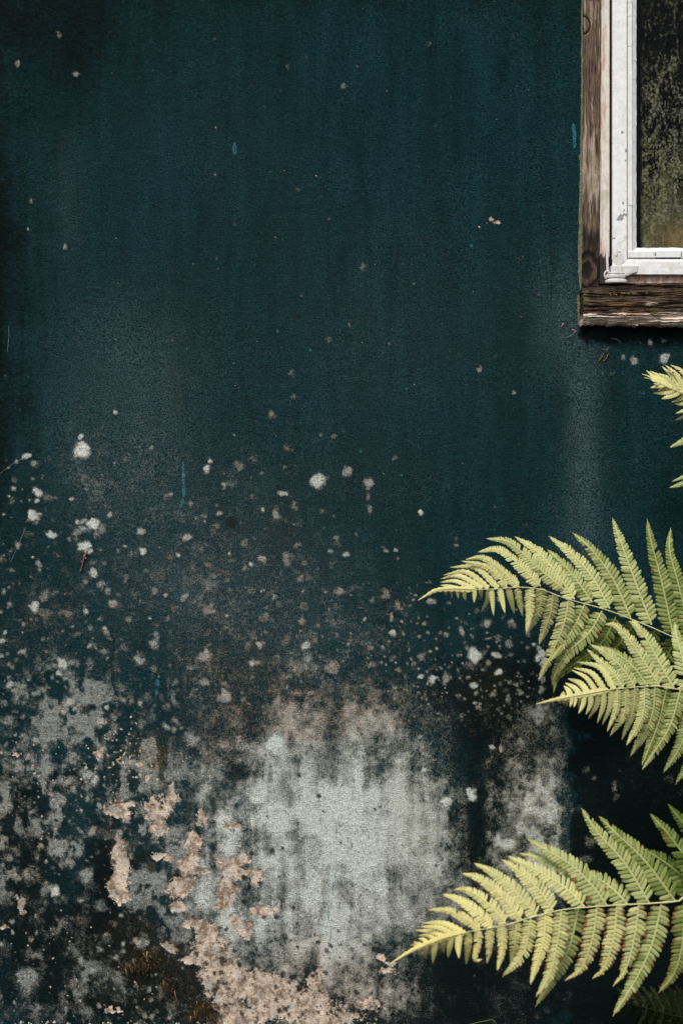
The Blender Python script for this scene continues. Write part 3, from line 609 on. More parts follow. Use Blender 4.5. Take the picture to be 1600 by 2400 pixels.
dc = n.mix(n.ramp(v2, .42, .62), (.045, .052, .022), (.215, .220, .155))
dc = n.mix(n.math('MULTIPLY', n.ramp(gz, 1.925, 1.86), n.ramp(gx, 1.52, 1.60, .3, 1)), dc, (.17, .125, .062))
dc = n.mix(n.math('MULTIPLY', n.ramp(n.noise(oc, 60, 3), .45, .6, 0, .5), low), dc, (.085, .085, .030))
dirt = n.math('MULTIPLY', n.math('MULTIPLY', dirt, n.ramp(gz, 2.46, 2.10, .4, 1)), n.ramp(v3, .30, .55, .45, 1))
df = n.N('ShaderNodeBsdfDiffuse'); n.setin(df.inputs[0], dc)
gl = n.N('ShaderNodeBsdfGlossy'); gl.inputs['Roughness'].default_value = .08; gl.inputs[0].default_value = (1, 1, 1, 1)
tr = n.N('ShaderNodeBsdfTransparent'); tr.inputs[0].default_value = (.80, .84, .80, 1)
fr = n.N('ShaderNodeFresnel'); fr.inputs[0].default_value = 1.45
mx = n.N('ShaderNodeMixShader'); n.L(n.math('MULTIPLY', fr.outputs[0], .14), mx.inputs[0]); n.L(tr.outputs[0], mx.inputs[1]); n.L(gl.outputs[0], mx.inputs[2])
mx2 = n.N('ShaderNodeMixShader'); n.L(dirt, mx2.inputs[0]); n.L(mx.outputs[0], mx2.inputs[1]); n.L(df.outputs[0], mx2.inputs[2])
n.L(mx2.outputs[0], n.out.inputs[0]); GLASS = n.m
m = MB(); m.slab([(1486, -650), (2190, -650), (2190, 586), (1486, 586)], 8, 8, -.0115, -.0155)
m.build('glass_pane', GLASS, window, smooth=False)
# hinge at the sash corner
m = MB()
m.lathe(1447, 604, .0015, [(-3, 14), (0, 15), (1.2, 14.5), (2, 11), (2.4, .5)], 22, 'y', (1.0, 1.3))      # rounded leaf plate on the stile
m.lathe(1442, 598, .0045, [(-1, 4.2), (0.5, 4), (1.4, 1)], 10, 'y')
m.lathe(1450, 590, .0045, [(-1, 2.4), (0.6, 2.2), (1, .6)], 10, 'y')
m.slab([(1427, 626), (1454, 626), (1454, 645), (1427, 645)], 4, 4, .016, -.012)                             # knuckle block
m.lathe(1440, 640, .006, [(0, 16), (1, 20), (3, 20.5), (4, 18)], 24, 'z', (1.1, .62))
m.lathe(1440, 645, .006, [(0, 20), (1, 22), (7, 22), (9, 19)], 24, 'z', (1.08, .62))
m.lathe(1441, 655, .006, [(0, 18), (2, 24), (6, 25.5), (10, 24), (11, 18)], 24, 'z', (1.05, .62))
m.slab([(1452, 622), (1494, 622), (1490, 640), (1455, 653)], 14, 8, .010, -.004, lambda u, v, p: -.004 * u * u + n1(p[0], p[1], 9, 9, 2, 2) * .0015 - .002 * (v > .9 or v < .1))   # tapering arm on the rail
m.tube([PX(1420, 586, .004), PX(1420.5, 610, .006), PX(1421.5, 640, .007)], .0033, 8)                        # pin behind
m.tube([PX(1424, 638, .010), PX(1416, 638, .012), PX(1413, 642, .012), PX(1413, 650, .012), PX(1417, 655, .011)], .0024, 8)
hg = m.build('hinge', HINGE, window, bevel=.0012)
sb = hg.modifiers.new('rough', 'SUBSURF'); sb.levels = 1; sb.render_levels = 1

# ------------------------------------------------------------------ ground
n = NT('damp_soil'); oc = n.obj(); a_ = n.noise(oc, 30, 5, .7); b_ = n.noise(oc, 3, 4, .6)
SOIL = n.fin(n.bsdf(n.mix(n.ramp(b_, .4, .6), n.mix(n.ramp(a_, .35, .65), (.030, .022, .016), (.085, .065, .048)), (.030, .045, .014)), .95, .15, a_, .01))
gx_ = np.concatenate([[-200, -60, -20, -8], np.linspace(-3, 5, 60), [8, 20, 60, 200]]); gy_ = np.concatenate([[-200, -60, -20, -8], np.linspace(-4, 0.05, 40), [4, 12, 60, 200]])
GX, GY = np.meshgrid(gx_, gy_)
GZ = (fbm(GX, GY, .5, .5, 3, 3) - .5) * .02 * (np.abs(GX) < 9) - .010
gi = np.arange(GX.size).reshape(GX.shape)
gq = np.stack([gi[:-1, :-1], gi[:-1, 1:], gi[1:, 1:], gi[1:, :-1]], -1).reshape(-1, 4)
g = link('ground', grid_mesh('ground', np.stack([GX, GY, GZ], -1).reshape(-1, 3), gq), SOIL); tag(g, 'damp dark soil at the foot of the wall', 'ground', kind='structure')

# pale grit and pebbles along the wall foot
n = NT('grit'); oc = n.obj(); f = n.noise(oc, 120, 2, .5)
GRIT = n.fin(n.bsdf(n.mix(n.ramp(f, .38, .62), (.16, .15, .12), (.52, .54, .48)), .9, .2))
gv = []; gf = []
r_ = random.Random(21)
ico = [(-1, 0, 0), (1, 0, 0), (0, -1, 0), (0, 1, 0), (0, 0, -1), (0, 0, 1)]
icf = [(0, 2, 5), (2, 1, 5), (1, 3, 5), (3, 0, 5), (2, 0, 4), (1, 2, 4), (3, 1, 4), (0, 3, 4)]
for i in range(2600):
    x = r_.uniform(-.4, .64) if i % 3 else r_.uniform(-.4, 2.2); t = r_.random() ** 1.6; y = -.006 - t * .14
    hmax = .026 * max(0, 1 - t * 2.2) * (1 if x < .62 else .2)
    s_ = r_.uniform(.0018, .0048); b = len(gv)
    z = r_.uniform(-.01, 1) * hmax if hmax > 0 else -.002
    for p in ico: gv.append((x + p[0] * s_ * r_.uniform(.6, 1.3), y + p[1] * s_ * r_.uniform(.6, 1.3), z - .004 + p[2] * s_ * r_.uniform(.6, 1.2)))
    gf += [tuple(b + k for k in q_) for q_ in icf]
me = bpy.data.meshes.new('grit'); me.from_pydata(gv, [], gf); me.update()
tag(link('gravel', me, GRIT), 'pale grit and tiny stones heaped along the foot of the wall', 'gravel', kind='stuff')

# ------------------------------------------------------------------ ferns
def P3(x, y, d):                          # picture-plane millimetres seen at distance d in front of the wall
    Wp = Vector(PX(x, y, 0)); return CAM + (Wp - CAM) * ((DC - d) / DC)
def cr(pts, m_):                          # Catmull-Rom resample into m_+1 points, even arc length
    P = [pts[0] * 2 - pts[1]] + list(pts) + [pts[-1] * 2 - pts[-2]]
    out = []
    for i in range(1, len(P) - 2):
        for k in range(12):
            t = k / 12; a, b, c_, d = P[i - 1], P[i], P[i + 1], P[i + 2]
            out.append(.5 * ((2 * b) + (c_ - a) * t + (2 * a - 5 * b + 4 * c_ - d) * t * t + (3 * b - a - 3 * c_ + d) * t ** 3))
    out.append(P[-2])
    ln = [0]
    for i in range(1, len(out)): ln.append(ln[-1] + (out[i] - out[i - 1]).length)
    res = []; j = 0
    for k in range(m_ + 1):
        s_ = ln[-1] * k / m_
        while j < len(ln) - 2 and ln[j + 1] < s_: j += 1
        f = (s_ - ln[j]) / max(1e-9, ln[j + 1] - ln[j]); res.append(out[j].lerp(out[j + 1], min(1, f)))
    return res, ln[-1]

class Frond:
    def __init__(s, rnd): s.v = []; s.f = []; s.a = []; s.r = rnd
    def strip(s, rows, tone, rust, mid=1.0):       # rows = (left, centre, right)
        b = len(s.v)
        for k, r3 in enumerate(rows):
            tt = tone[k] if isinstance(tone, list) else tone
            rs = rust[k] if isinstance(rust, list) else rust
            for q_, p in enumerate(r3): s.v.append(tuple(p)); s.a.append((tt, rs, mid if q_ == 1 else mid * .5 if mid > 1 else 0.0, 1))
        for k in range(len(rows) - 1):
            o = b + 3 * k; s.f.append((o, o + 1, o + 4, o + 3)); s.f.append((o + 1, o + 2, o + 5, o + 4))
    def pinna(s, pts, w, tone=.3, rust=0.0, curl=0.0, dens=1.0):
        """pts base->tip in world space, w = longest pinnule in metres"""
        R = s.r
        _, ln = cr(pts, 4)
        n_ = 60; path, ln = cr(pts, n_)
        nrm0 = Vector((R.uniform(-.25, .25), -1, R.uniform(.0, .5))).normalized()
        def at(t):
            x = min(max(t, 0), 1) * n_; i = min(int(x), n_ - 1); return path[i].lerp(path[i + 1], x - i)
        def dr(t): return (at(min(1, t + .02)) - at(max(0, t - .02))).normalized()
        def prof(t): return min(1, .72 + 2.2 * t) * max(0, 1 - t ** 2.1) ** .85
        small = w < .0085
        # central lamina / midrib
        rows = []; m_ = 30
        for k in range(m_ + 1):
            t = k / m_; c_ = at(t); d = dr(t); sd = d.cross(nrm0).normalized(); nn_ = sd.cross(d)
            if small: hw = w * (.95 * prof(t) * (.86 + .2 * math.sin(k * 2.2)) + .04)
            else: hw = w * .07 * prof(t) + w * .16 * sst(.70, .92, np.float64(t)) * (1 - t) * 4 * .6 + .0005
            hw = float(hw); rows.append((c_ - sd * hw + nn_ * -hw * .3, c_ + nn_ * .0009, c_ + sd * hw + nn_ * -hw * .3))
        s.strip(rows, [tone - .10] * (m_ + 1) if not small else tone, rust * .3, 2.2 if not small else 1.0)
        if small: return
        # pinnules
        base_sp = max(.0036, w * .37) / dens
        t = .035; k = 0
        while t < .97:
            f = float(prof(t)); sp = base_sp * (.42 + .58 * f)
            c_ = at(t); d = dr(t); sd0 = d.cross(nrm0).normalized(); nn_ = sd0.cross(d).normalized()
            for sg in (-1, 1):
                if R.random() < .012: continue
                Lp = w * (f * R.uniform(.90, 1.06) + .03)
                if rust > .5 and t > .75: Lp *= R.uniform(.5, .9)
                ang = math.radians(R.gauss(77, 3.5) - 20 * t)
                u = (sd0 * sg * math.sin(ang) + d * math.cos(ang)); tilt = R.gauss(.10, .10) + curl
                u = (u + nn_ * -tilt).normalized()
                vv = (d - u * d.dot(u)).normalized(); n2 = u.cross(vv).normalized()
                if n2.dot(nn_) < 0: n2 = -n2
                hwid = sp * .5 * .86; c0 = c_ + d * (sg * sp * .22)
                rows = []; S_ = (0, .12, .35, .62, .82, .94, 1.0); H_ = (.70, .86, 1.0, .98, .82, .52, .05)
                tw = R.gauss(0, .12)
                for a, h in zip(S_, H_):
                    p = c0 + u * (Lp * a) + vv * (Lp * .10 * a * a) - n2 * (Lp * .10 * a * a)
                    e = vv * (hwid * h * (1 + .05 * math.sin(a * 25)))
                    rows.append((p - e - n2 * hwid * (.28 + tw) * h, p + n2 * hwid * .12 * h, p + e - n2 * hwid * (.28 - tw) * h))
                jt = tone + R.gauss(0, .05)
                rb = 0
                if R.random() < rust * 1.5: rb = R.uniform(.5, 1.25)
                s.strip(rows, [jt] * 7, [0, 0, rb * .2, rb * .5, rb * .9, rb, rb])
            t += sp / ln; k += 1
    def build(s, parent, mat, label=None):
        me = bpy.data.meshes.new('frond'); me.from_pydata(s.v, [], s.f); me.update(); set_col(me, 'leaf', np.array(s.a, dtype=np.float32))
        me.polygons.foreach_set('use_smooth', np.full(len(me.polygons), True))
        o = link('frond', me, mat, parent)
        if label: o['label'] = label
        return o

n = NT('fern_leaf'); oc = n.obj(); t_, ru, mid, _ = n.attr('leaf'); f1 = n.noise(oc, 260, 3, .6); f2 = n.noise(oc, 45, 3, .6)
tt = n.math('ADD', t_, n.math('MULTIPLY', n.math('SUBTRACT', f2, .5), .25))
cr_ = n.N('ShaderNodeValToRGB'); n.L(tt, cr_.inputs[0]); e = cr_.color_ramp.elements
e[0].position = 0; e[0].color = (.76, .67, .23, 1); e[1].position = 1.0; e[1].color = (.010, .017, .004, 1)  # darkest end holds the painted shade of the small low fern
for p_, c_ in [(.20, (.68, .65, .28, 1)), (.46, (.42, .475, .195, 1)), (.66, (.185, .245, .055, 1)), (.85, (.085, .135, .018, 1))]:
    k = cr_.color_ramp.elements.new(p_); k.color = c_
col = n.mix(n.math('MULTIPLY', n.math('MULTIPLY', mid, .24, True), n.ramp(t_, .98, .45)), cr_.outputs[0], (.70, .68, .34))
col = n.mix(n.ramp(f1, .35, .7, 0, .22), col, n.mix(.5, col, (.10, .16, .03)))
rr_ = n.math('ADD', ru, n.math('MULTIPLY', n.math('SUBTRACT', f1, .5), .9))
col = n.mix(n.ramp(rr_, .45, .75, 0, .85), col, (.24, .075, .030))
col = n.mix(n.ramp(rr_, .95, 1.25, 0, .8), col, (.060, .018, .012))
b = n.bsdf(col, .6, .16, f1, .0006, .5)
tl = n.N('ShaderNodeBsdfTranslucent'); n.L(col, tl.inputs[0])
mx = n.N('ShaderNodeMixShader'); mx.inputs[0].default_value = .20; n.L(b.outputs[0], mx.inputs[1]); n.L(tl.outputs[0], mx.inputs[2])
n.L(mx.outputs[0], n.out.inputs[0]); LEAF = n.m
n = NT('fern_stem'); oc = n.obj(); f = n.noise(oc, 120, 3, .6)
STEM = n.fin(n.bsdf(n.mix(n.ramp(f, .35, .7), (.70, .66, .36), (.60, .54, .28)), .6, .3))

n = NT('painted_shade_stem'); SHADE_STEM = n.fin(n.bsdf((.030, .036, .012), .7, .2))  # stem colour with the shade under the fronds painted in
def make_frond(parent, rpts, d0, d1, specs, tail, label, tone0, tone1, seed, autolen=.19):
    """rpts: rachis tip->right edge in mm; depth runs d0 (tip) -> d1; tail: world points down to the crown"""
    R = random.Random(seed); F = Frond(R)
    xs_ = [p[0] for p in rpts]; xa, xb = min(xs_), max(xs_)
    def dep(x): t = min(1, max(0, (x - xa) / (xb - xa))); return d0 + (d1 - d0) * t
    rw = [P3(x, y, dep(x)) for x, y in rpts] + [Vector(p) for p in tail]
    path, ln = cr(rw, 90)
    m = MB(); m.tube([p + Vector((0, -.0022, 0)) for p in path], [.0004 + .0019 * (i / 90) ** .8 for i in range(91)], 8)
    if not parent['label'].startswith('small'): F.pinna([P3(x, y, dep(x)) for x, y in rpts[:5]][::-1], .0075 if rpts[0][0] < 1400 else .003, tone0, 0)
    for i, sp in enumerate(specs):
        (ox, oy, sc), pts, w = sp[0], sp[1], sp[2]; o = sp[3] if len(sp) > 3 else {}
        P_ = [(ox + a * sc, oy + b_ * sc) for a, b_ in pts]
        dd = dep(P_[0][0]) + o.get('d', 0); q_ = o.get('dt', -.03 if P_[-1][1] < P_[0][1] else -.015) + R.uniform(-.035, .03)
        W3 = [P3(x, y, dd + q_ * (k / (len(P_) - 1)) ** 1.5 + (0.0012 * (i % 2))) for k, (x, y) in enumerate(P_)]
        tx = (P_[0][0] - xa) / (xb - xa)
        tone = tone0 + (tone1 - tone0) * min(1, max(0, tx)) + o.get('t', 0)
        F.pinna(W3, w * 1.10 / 1000.0 * (DC - dd) / DC, tone, o.get('r', .045), o.get('c', 0))
    # the part of the frond beyond the picture's edge, down to the crown
    for i in range(91):
        p = path[i]
        if p.x > (rpts[-1][0] + 10) / 1000.0 * .98 and i % 2 == 0 and i < 84:
            d = (path[min(90, i + 1)] - path[i - 1]).normalized(); sd = d.cross(Vector((0, -1, 0))).normalized()
            fr = (90 - i) / 90.0; Ln = autolen * min(1, .35 + fr * 1.6)
            for sg in (-1, 1):
                e = p + sd * sg * Ln - d * Ln * .45 + Vector((0, .03, 0)); mm = p.lerp(e, .5) + Vector((0, -.012, 0))
                if min(mm.x, e.x) < 1.615: continue
                F.pinna([p, mm, e], .028, tone1 + .05, .05)
    fo = F.build(parent, LEAF, label)
    m.build('stem', STEM if tone0 < .9 else SHADE_STEM, fo)
    return fo
FA1 = (960, 1200, .20408); FA2 = (1240, 1200, .22959); FB = (1240, 1560, .22959); FC1 = (900, 1950, .22959); FC2 = (1240, 1860, .22959); FT = (1450, 820, .1488)

fernA = tag(empty('fern', (2.0, -.24, 0)), 'tall fern by the wall with pale green arching fronds below the window corner', 'fern', 'ferns at the foot of the wall')
# upper middle frond
specA = [(FA1, [(560,880),(440,850),(350,840)], 5.5), (FA1, [(740,875),(520,790),(348,808)], 6.5), (FA1, [(830,872),(560,728),(352,768)], 7), (FA1, [(900,872),(650,690),(388,725)], 7.5), (FA1, [(1010,870),(760,640),(462,635)], 8.2),
 (FA1, [(1120,868),(900,640),(590,562)], 11), (FA1, [(1260,862),(1050,670),(850,530),(640,545)], 13, {'d': .004}), (FA1, [(1500,850),(1250,600),(1020,430),(780,460)], 17), (FA2, [(300,850),(110,610),(-180,320),(-497,65-0)], 19) if False else (FA1, [(1760,880),(1450,620),(1150,355),(875,305)], 19),
 (FA2, [(460,890),(260,600),(60,380),(-150,250)], 22), (FA2, [(640,920),(500,720),(370,560),(180,380)], 22, {'d': -.012, 't': .12}), (FA2, [(820,985),(640,660),(420,410),(195,245)], 24), (FA2, [(1030,1080),(850,680),(620,370),(435,210)], 25, {'t': .08}),
 (FA2, [(1245,1150),(1090,740),(940,330),(845,60)], 27), (FA2, [(1462,1250),(1350,720),(1240,300),(1198,70)], 25, {'t': .12}), (FA2, [(1660,1300),(1520,740),(1430,400),(1440,160)], 24, {'t': .12}), (FA2, [(1800,1350),(1700,800),(1620,350)], 24, {'t': .1}),
 # lower side
 (FA1, [(420,880),(415,920),(420,955)], 5), (FA1, [(470,880),(480,930),(485,990)], 5), (FA1, [(545,880),(550,930),(560,998)], 5), (FA1, [(620,880),(625,950),(637,1018)], 6), (FA1, [(735,880),(740,950),(735,1042)], 6), (FA1, [(815,880),(815,930),(825,990)], 6, {'r': .3}),
 (FA1, [(905,890),(890,1020),(818,1148)], 6.5), (FA1, [(940,890),(950,1020),(960,1188)], 7), (FA1, [(1030,885),(1060,1020),(1090,1162)], 7.5, {'r': .2}), (FA1, [(1130,880),(1160,1010),(1195,1168)], 8, {'r': .2}), (FA1, [(1230,875),(1260,1020),(1292,1192)], 9.5, {'r': .1}),
 (FA1, [(1370,870),(1375,1130),(1335,1380)], 13), (FA1, [(1500,870),(1490,1100),(1330,1410)], 15), (FA2, [(240,835),(210,1050),(98,1355)], 18, {'t': -.05}), (FA2, [(400,885),(350,1150),(230,1440),(93,1722)], 21, {'t': .0}),
 (FA2, [(560,945),(450,1180),(300,1400),(200,1530)], 21, {'d': -.015, 't': .2}), (FA2, [(740,1010),(600,1240),(380,1440),(260,1660),(240,1790)], 23, {'t': .12}), (FA2, [(880,1070),(740,1330),(500,1520),(290,1680),(245,1850)], 19, {'d': -.03, 't': .35}),
 (FA2, [(1080,1130),(930,1330),(780,1480)], 24, {'d': -.03, 't': .35}), (FA2, [(1280,1210),(1200,1420),(1080,1560)], 24, {'d': -.04, 't': .35}), (FA2, [(1480,1300),(1400,1480),(1300,1620)], 24, {'d': -.04, 't': .35})]
RA = [(979,1407),(1000,1394),(1021,1383),(1058,1379),(1113,1381),(1164,1380),(1215,1376),(1266,1381),(1309,1397),(1350,1410),(1396,1422),(1440,1436),(1483,1453),(1527,1471),(1573,1492),(1640,1525)]
make_frond(fernA, RA, .36, .20, specA, [(1.78, -.24, .70), (1.93, -.25, .35), (2.0, -.24, .02)], 'upper arching frond, pale at its tip, above the other mid-height frond', .14, .60, 1)
# frond in front of it
fernB = fernA
specB = [(FB, [(330,335),(340,290),(345,262)], 6), (FB, [(420,318),(400,255),(350,205)], 8), (FB, [(520,300),(460,225),(362,175)], 7.5), (FB, [(600,285),(520,180),(390,132)], 8), (FB, [(690,270),(580,120),(432,45)], 7.5), (FB, [(770,255),(640,80),(450,22)], 8), (FB, [(860,240),(720,20),(482,-38)], 8.2),
 (FB, [(960,230),(850,70),(700,-70),(585,-168)], 14, {'t': .08}), (FB, [(1080,222),(950,30),(780,-130),(620,-215)], 18, {'t': .08}), (FB, [(1210,215),(1060,10),(880,-130),(720,-200)], 19, {'d': -.014, 't': .2}), (FB, [(1330,215),(1150,-70),(990,-300),(870,-415),(760,-418)], 21), (FB, [(1475,235),(1320,-40),(1190,-280),(1070,-430),(1005,-450)], 24, {'r': .06}),
 (FB, [(1610,270),(1560,-80),(1500,-300),(1480,-440)], 25), (FB, [(1760,290),(1740,-100),(1700,-400)], 25),
 (FB, [(300,342),(310,370),(320,385)], 4), (FB, [(345,332),(350,370),(355,400)], 5), (FB, [(385,325),(385,370),(378,412)], 5), (FB, [(425,318),(425,370),(412,422)], 5), (FB, [(465,310),(465,370),(452,425)], 5), (FB, [(510,300),(510,370),(500,432)], 5.5),
 (FB, [(560,292),(550,390),(500,490)], 7), (FB, [(620,282),(625,390),(575,500)], 7.5), (FB, [(690,270),(690,390),(600,543)], 8), (FB, [(755,258),(755,410),(693,585)], 8.2), (FB, [(830,245),(825,410),(743,602)], 8.3), (FB, [(895,238),(885,450),(793,672)], 11), (FB, [(975,230),(965,480),(822,718)], 14),
 (FB, [(1075,222),(1055,460),(943,757)], 14), (FB, [(1175,218),(1150,520),(990,815)], 17), (FB, [(1280,215),(1240,540),(1030,927)], 19, {'t': .08}), (FB, [(1400,225),(1310,600),(1148,1015)], 20, {'t': .2, 'd': -.012}), (FB, [(1540,250),(1420,640),(1150,1062)], 21, {'t': .10}),
 (FB, [(1660,285),(1560,770),(1368,1092)], 22, {'t': .08}), (FB, [(1790,310),(1680,880),(1488,1215)], 22, {'t': .2}), (FB, [(1900,340),(1800,900),(1640,1300)], 22, {'t': .2})]
RB = [(1255,1650),(1297,1640),(1343,1631),(1382,1624),(1424,1616),(1458,1613),(1499,1609),(1543,1608),(1580,1615),(1640,1628)]
make_frond(fernA, RB, .46, .30, specB, [(1.76, -.30, .62), (1.92, -.27, .30), (2.01, -.25, .02)], 'mid-height frond overlapping the arching one, with a long pale tip', .12, .54, 2)
# small tip near the sill
specT = [(FT, [(600,520),(480,420),(355,380)], 2.6), (FT, [(570,505),(480,450),(385,440)], 2.4), (FT, [(640,530),(560,440),(485,365),(425,325)], 4.5), (FT, [(740,575),(640,450),(455,362)], 6), (FT, [(820,600),(680,440),(485,330)], 6), (FT, [(900,635),(780,460),(620,370)], 9.5, {'t': .1}),
 (FT, [(1010,690),(940,560),(880,440),(670,258)], 9.5, {'r': .15}), (FT, [(1090,730),(1010,560),(900,380),(725,240)], 9.5, {'r': .15}), (FT, [(1180,780),(1120,520),(980,330),(808,235)], 10, {'r': .15}), (FT, [(1260,850),(1200,500),(1080,260)], 12),
 (FT, [(640,525),(590,535),(532,528)], 3.4), (FT, [(700,555),(600,570),(487,597)], 5.5), (FT, [(770,585),(700,600),(608,650)], 6.5, {'r': .3}), (FT, [(870,620),(760,670),(538,684)], 6.5, {'r': .3}), (FT, [(940,655),(820,715),(668,772)], 8, {'r': .3}), (FT, [(1030,700),(930,770),(822,822)], 8.3, {'r': .4}),
 (FT, [(1110,745),(1000,840),(870,852)], 7, {'r': .4}), (FT, [(1240,840),(1060,930),(888,1002)], 7), (FT, [(1310,940),(1100,1010),(876,1112)], 7.5), (FT, [(1400,1220),(1120,1380),(798,1538)], 13, {'t': .1}), (FT, [(1450,1500),(1300,1640),(1120,1740)], 13), (FT, [(1480,1860),(1150,1940),(825,2076)], 9), (FT, [(1490,1960),(1150,2060),(790,2172)], 12, {'t': .2})]
RT = [(1530,893),(1547,899),(1566,908),(1584,915),(1600,922),(1625,935),(1645,960),(1658,1000),(1666,1060),(1672,1140),(1690,1230)]
make_frond(fernA, RT, .26, .22, specT, [(1.76, -.20, .95), (1.88, -.22, .55), (1.985, -.24, .02)], 'yellow-green frond tip beside the wall under the window sill', .18, .40, 3, .12)

fernC = tag(empty('fern', (2.05, -.46, 0)), 'lower fern with a yellow-tipped frond and rust-browned leaflets', 'fern', 'ferns at the foot of the wall')
specC = [(FC1, [(330,1190),(300,1160),(265,1155)], 4.5), (FC1, [(390,1165),(340,1130),(300,1118)], 6), (FC1, [(450,1145),(400,1100),(345,1088)], 6), (FC1, [(540,1110),(450,1065),(345,1058)], 6.5), (FC1, [(640,1078),(500,1018),(320,1003)], 7), (FC1, [(720,1058),(560,980),(370,968)], 7.5), (FC1, [(820,1035),(620,935),(395,928)], 8.3),
 (FC1, [(985,995),(830,890),(660,805),(450,795)], 13), (FC1, [(1110,965),(900,780),(750,680),(590,635)], 17), (FC1, [(1240,935),(1050,720),(860,600),(710,590)], 18, {'r': .12}), (FC1, [(1400,895),(1200,660),(980,480),(790,425)], 20, {'r': .15}), (FC1, [(1560,860),(1350,620),(1130,430),(915,320)], 21, {'r': .08}),
 (FC2, [(240,1195),(110,1000),(-100,800),(-278,676)], 23, {'r': .08}), (FC2, [(560,1150),(350,950),(0,740),(-220,640)], 25, {'r': .12}), (FC2, [(680,1140),(540,940),(330,745),(100,650),(-108,612)], 22, {'t': .15, 'd': -.02, 'r': .1}), (FC2, [(785,1135),(640,940),(440,740),(180,580),(-20,465)], 28, {'t': .08, 'r': .06}),
 (FC2, [(1000,1125),(880,1000),(740,890),(560,790)], 28, {'t': .1, 'd': -.02, 'r': .06}), (FC2, [(1220,1115),(980,720),(700,400),(525,145)], 29, {'t': .06}), (FC2, [(1490,1100),(1180,690),(900,420),(705,230)], 31, {'t': .14, 'r': .07}), (FC2, [(1640,1100),(1560,860),(1380,700),(1160,560)], 30, {'t': .28, 'd': -.03}),
 (FC2, [(1800,1090),(1620,700),(1420,420),(1228,205)], 30, {'t': .22}), (FC2, [(2000,1080),(1800,600),(1590,330),(1410,105)], 30, {'t': .3}),
 (FC1, [(370,1170),(365,1220),(360,1255)], 5), (FC1, [(440,1150),(430,1230),(428,1290)], 6), (FC1, [(520,1115),(510,1230),(495,1342)], 8), (FC1, [(600,1090),(605,1170),(612,1235)], 6.5), (FC1, [(680,1070),(665,1180),(650,1285)], 8), (FC1, [(765,1050),(755,1170),(762,1290)], 9, {'r': .1}), (FC1, [(860,1025),(850,1200),(835,1352)], 10, {'r': .1}),
 (FC1, [(960,1000),(950,1150),(925,1300),(1000,1300)], 11, {'r': .1}), (FC1, [(1080,975),(1075,1180),(1050,1338)], 12, {'r': .08}), (FC1, [(1200,950),(1205,1200),(1153,1413)], 14, {'r': .05}), (FC1, [(1340,915),(1330,1150),(1290,1340)], 16, {'r': .05}), (FC1, [(1490,885),(1420,1230),(1205,1478)], 19),
 (FC2, [(160,1200),(140,1500),(10,1945)], 20, {'r': .12, 't': -.15}), (FC2, [(325,1185),(280,1550),(190,1880),(65,2072)], 24, {'r': .3}), (FC2, [(500,1165),(410,1560),(260,1850),(62,2175)], 27, {'t': .2, 'd': -.015, 'r': .12}), (FC2, [(690,1155),(650,1450),(530,1780),(360,1912)], 27, {'r': .55, 't': -.08}),
 (FC2, [(890,1145),(860,1450),(760,1780),(640,1890)], 27, {'r': .6, 't': -.15}), (FC2, [(1115,1130),(1075,1450),(980,1800),(850,1968)], 28, {'r': .6, 't': -.08}), (FC2, [(1345,1120),(1260,1500),(1100,1870),(850,2272)], 29, {'r': .35, 't': .05}), (FC2, [(1575,1110),(1565,1500),(1480,1820),(1318,2032)], 28, {'r': .5, 't': .1}), (FC2, [(1800,1100),(1800,1500),(1700,1850)], 28, {'r': .3, 't': .1})]
RC = [(915,2258),(957,2232),(992,2216),(1038,2198),(1084,2186),(1130,2177),(1187,2166),(1240,2150),(1309,2133),(1355,2127),(1419,2122),(1470,2119),(1516,2117),(1584,2112),(1640,2110)]
make_frond(fernC, RC, .56, .40, specC, [(1.74, -.42, .27), (1.92, -.45, .16), (2.05, -.46, .02)], None, -.04, .60, 4)

fernE = tag(empty('fern', (1.72, -.10, 0)), 'small fern with deep shade painted into its green, under the yellow-tipped fern', 'fern', 'ferns at the foot of the wall')
specE = []
for k in range(9):
    x = 1475 + k * 20; y = 2352 + k * 5
    specE.append(((0, 0, 1), [(x, y), (x - 14, y - 22 - k * 3), (x - 34, y - 38 - k * 6)], 7 + k * 1.2, {'t': .0})); specE.append(((0, 0, 1), [(x, y), (x - 6, y + 20), (x - 22, y + 36 + k * 3)], 7 + k, {'t': .0}))
make_frond(fernE, [(1450,2345),(1480,2353),(1530,2366),(1580,2380),(1650,2392)], .12, .10, specE, [(1.70, -.10, .012), (1.72, -.10, .0)], None, 1.0, 1.1, 6, .0)  # near-black tone puts deep shade into the leaf colour

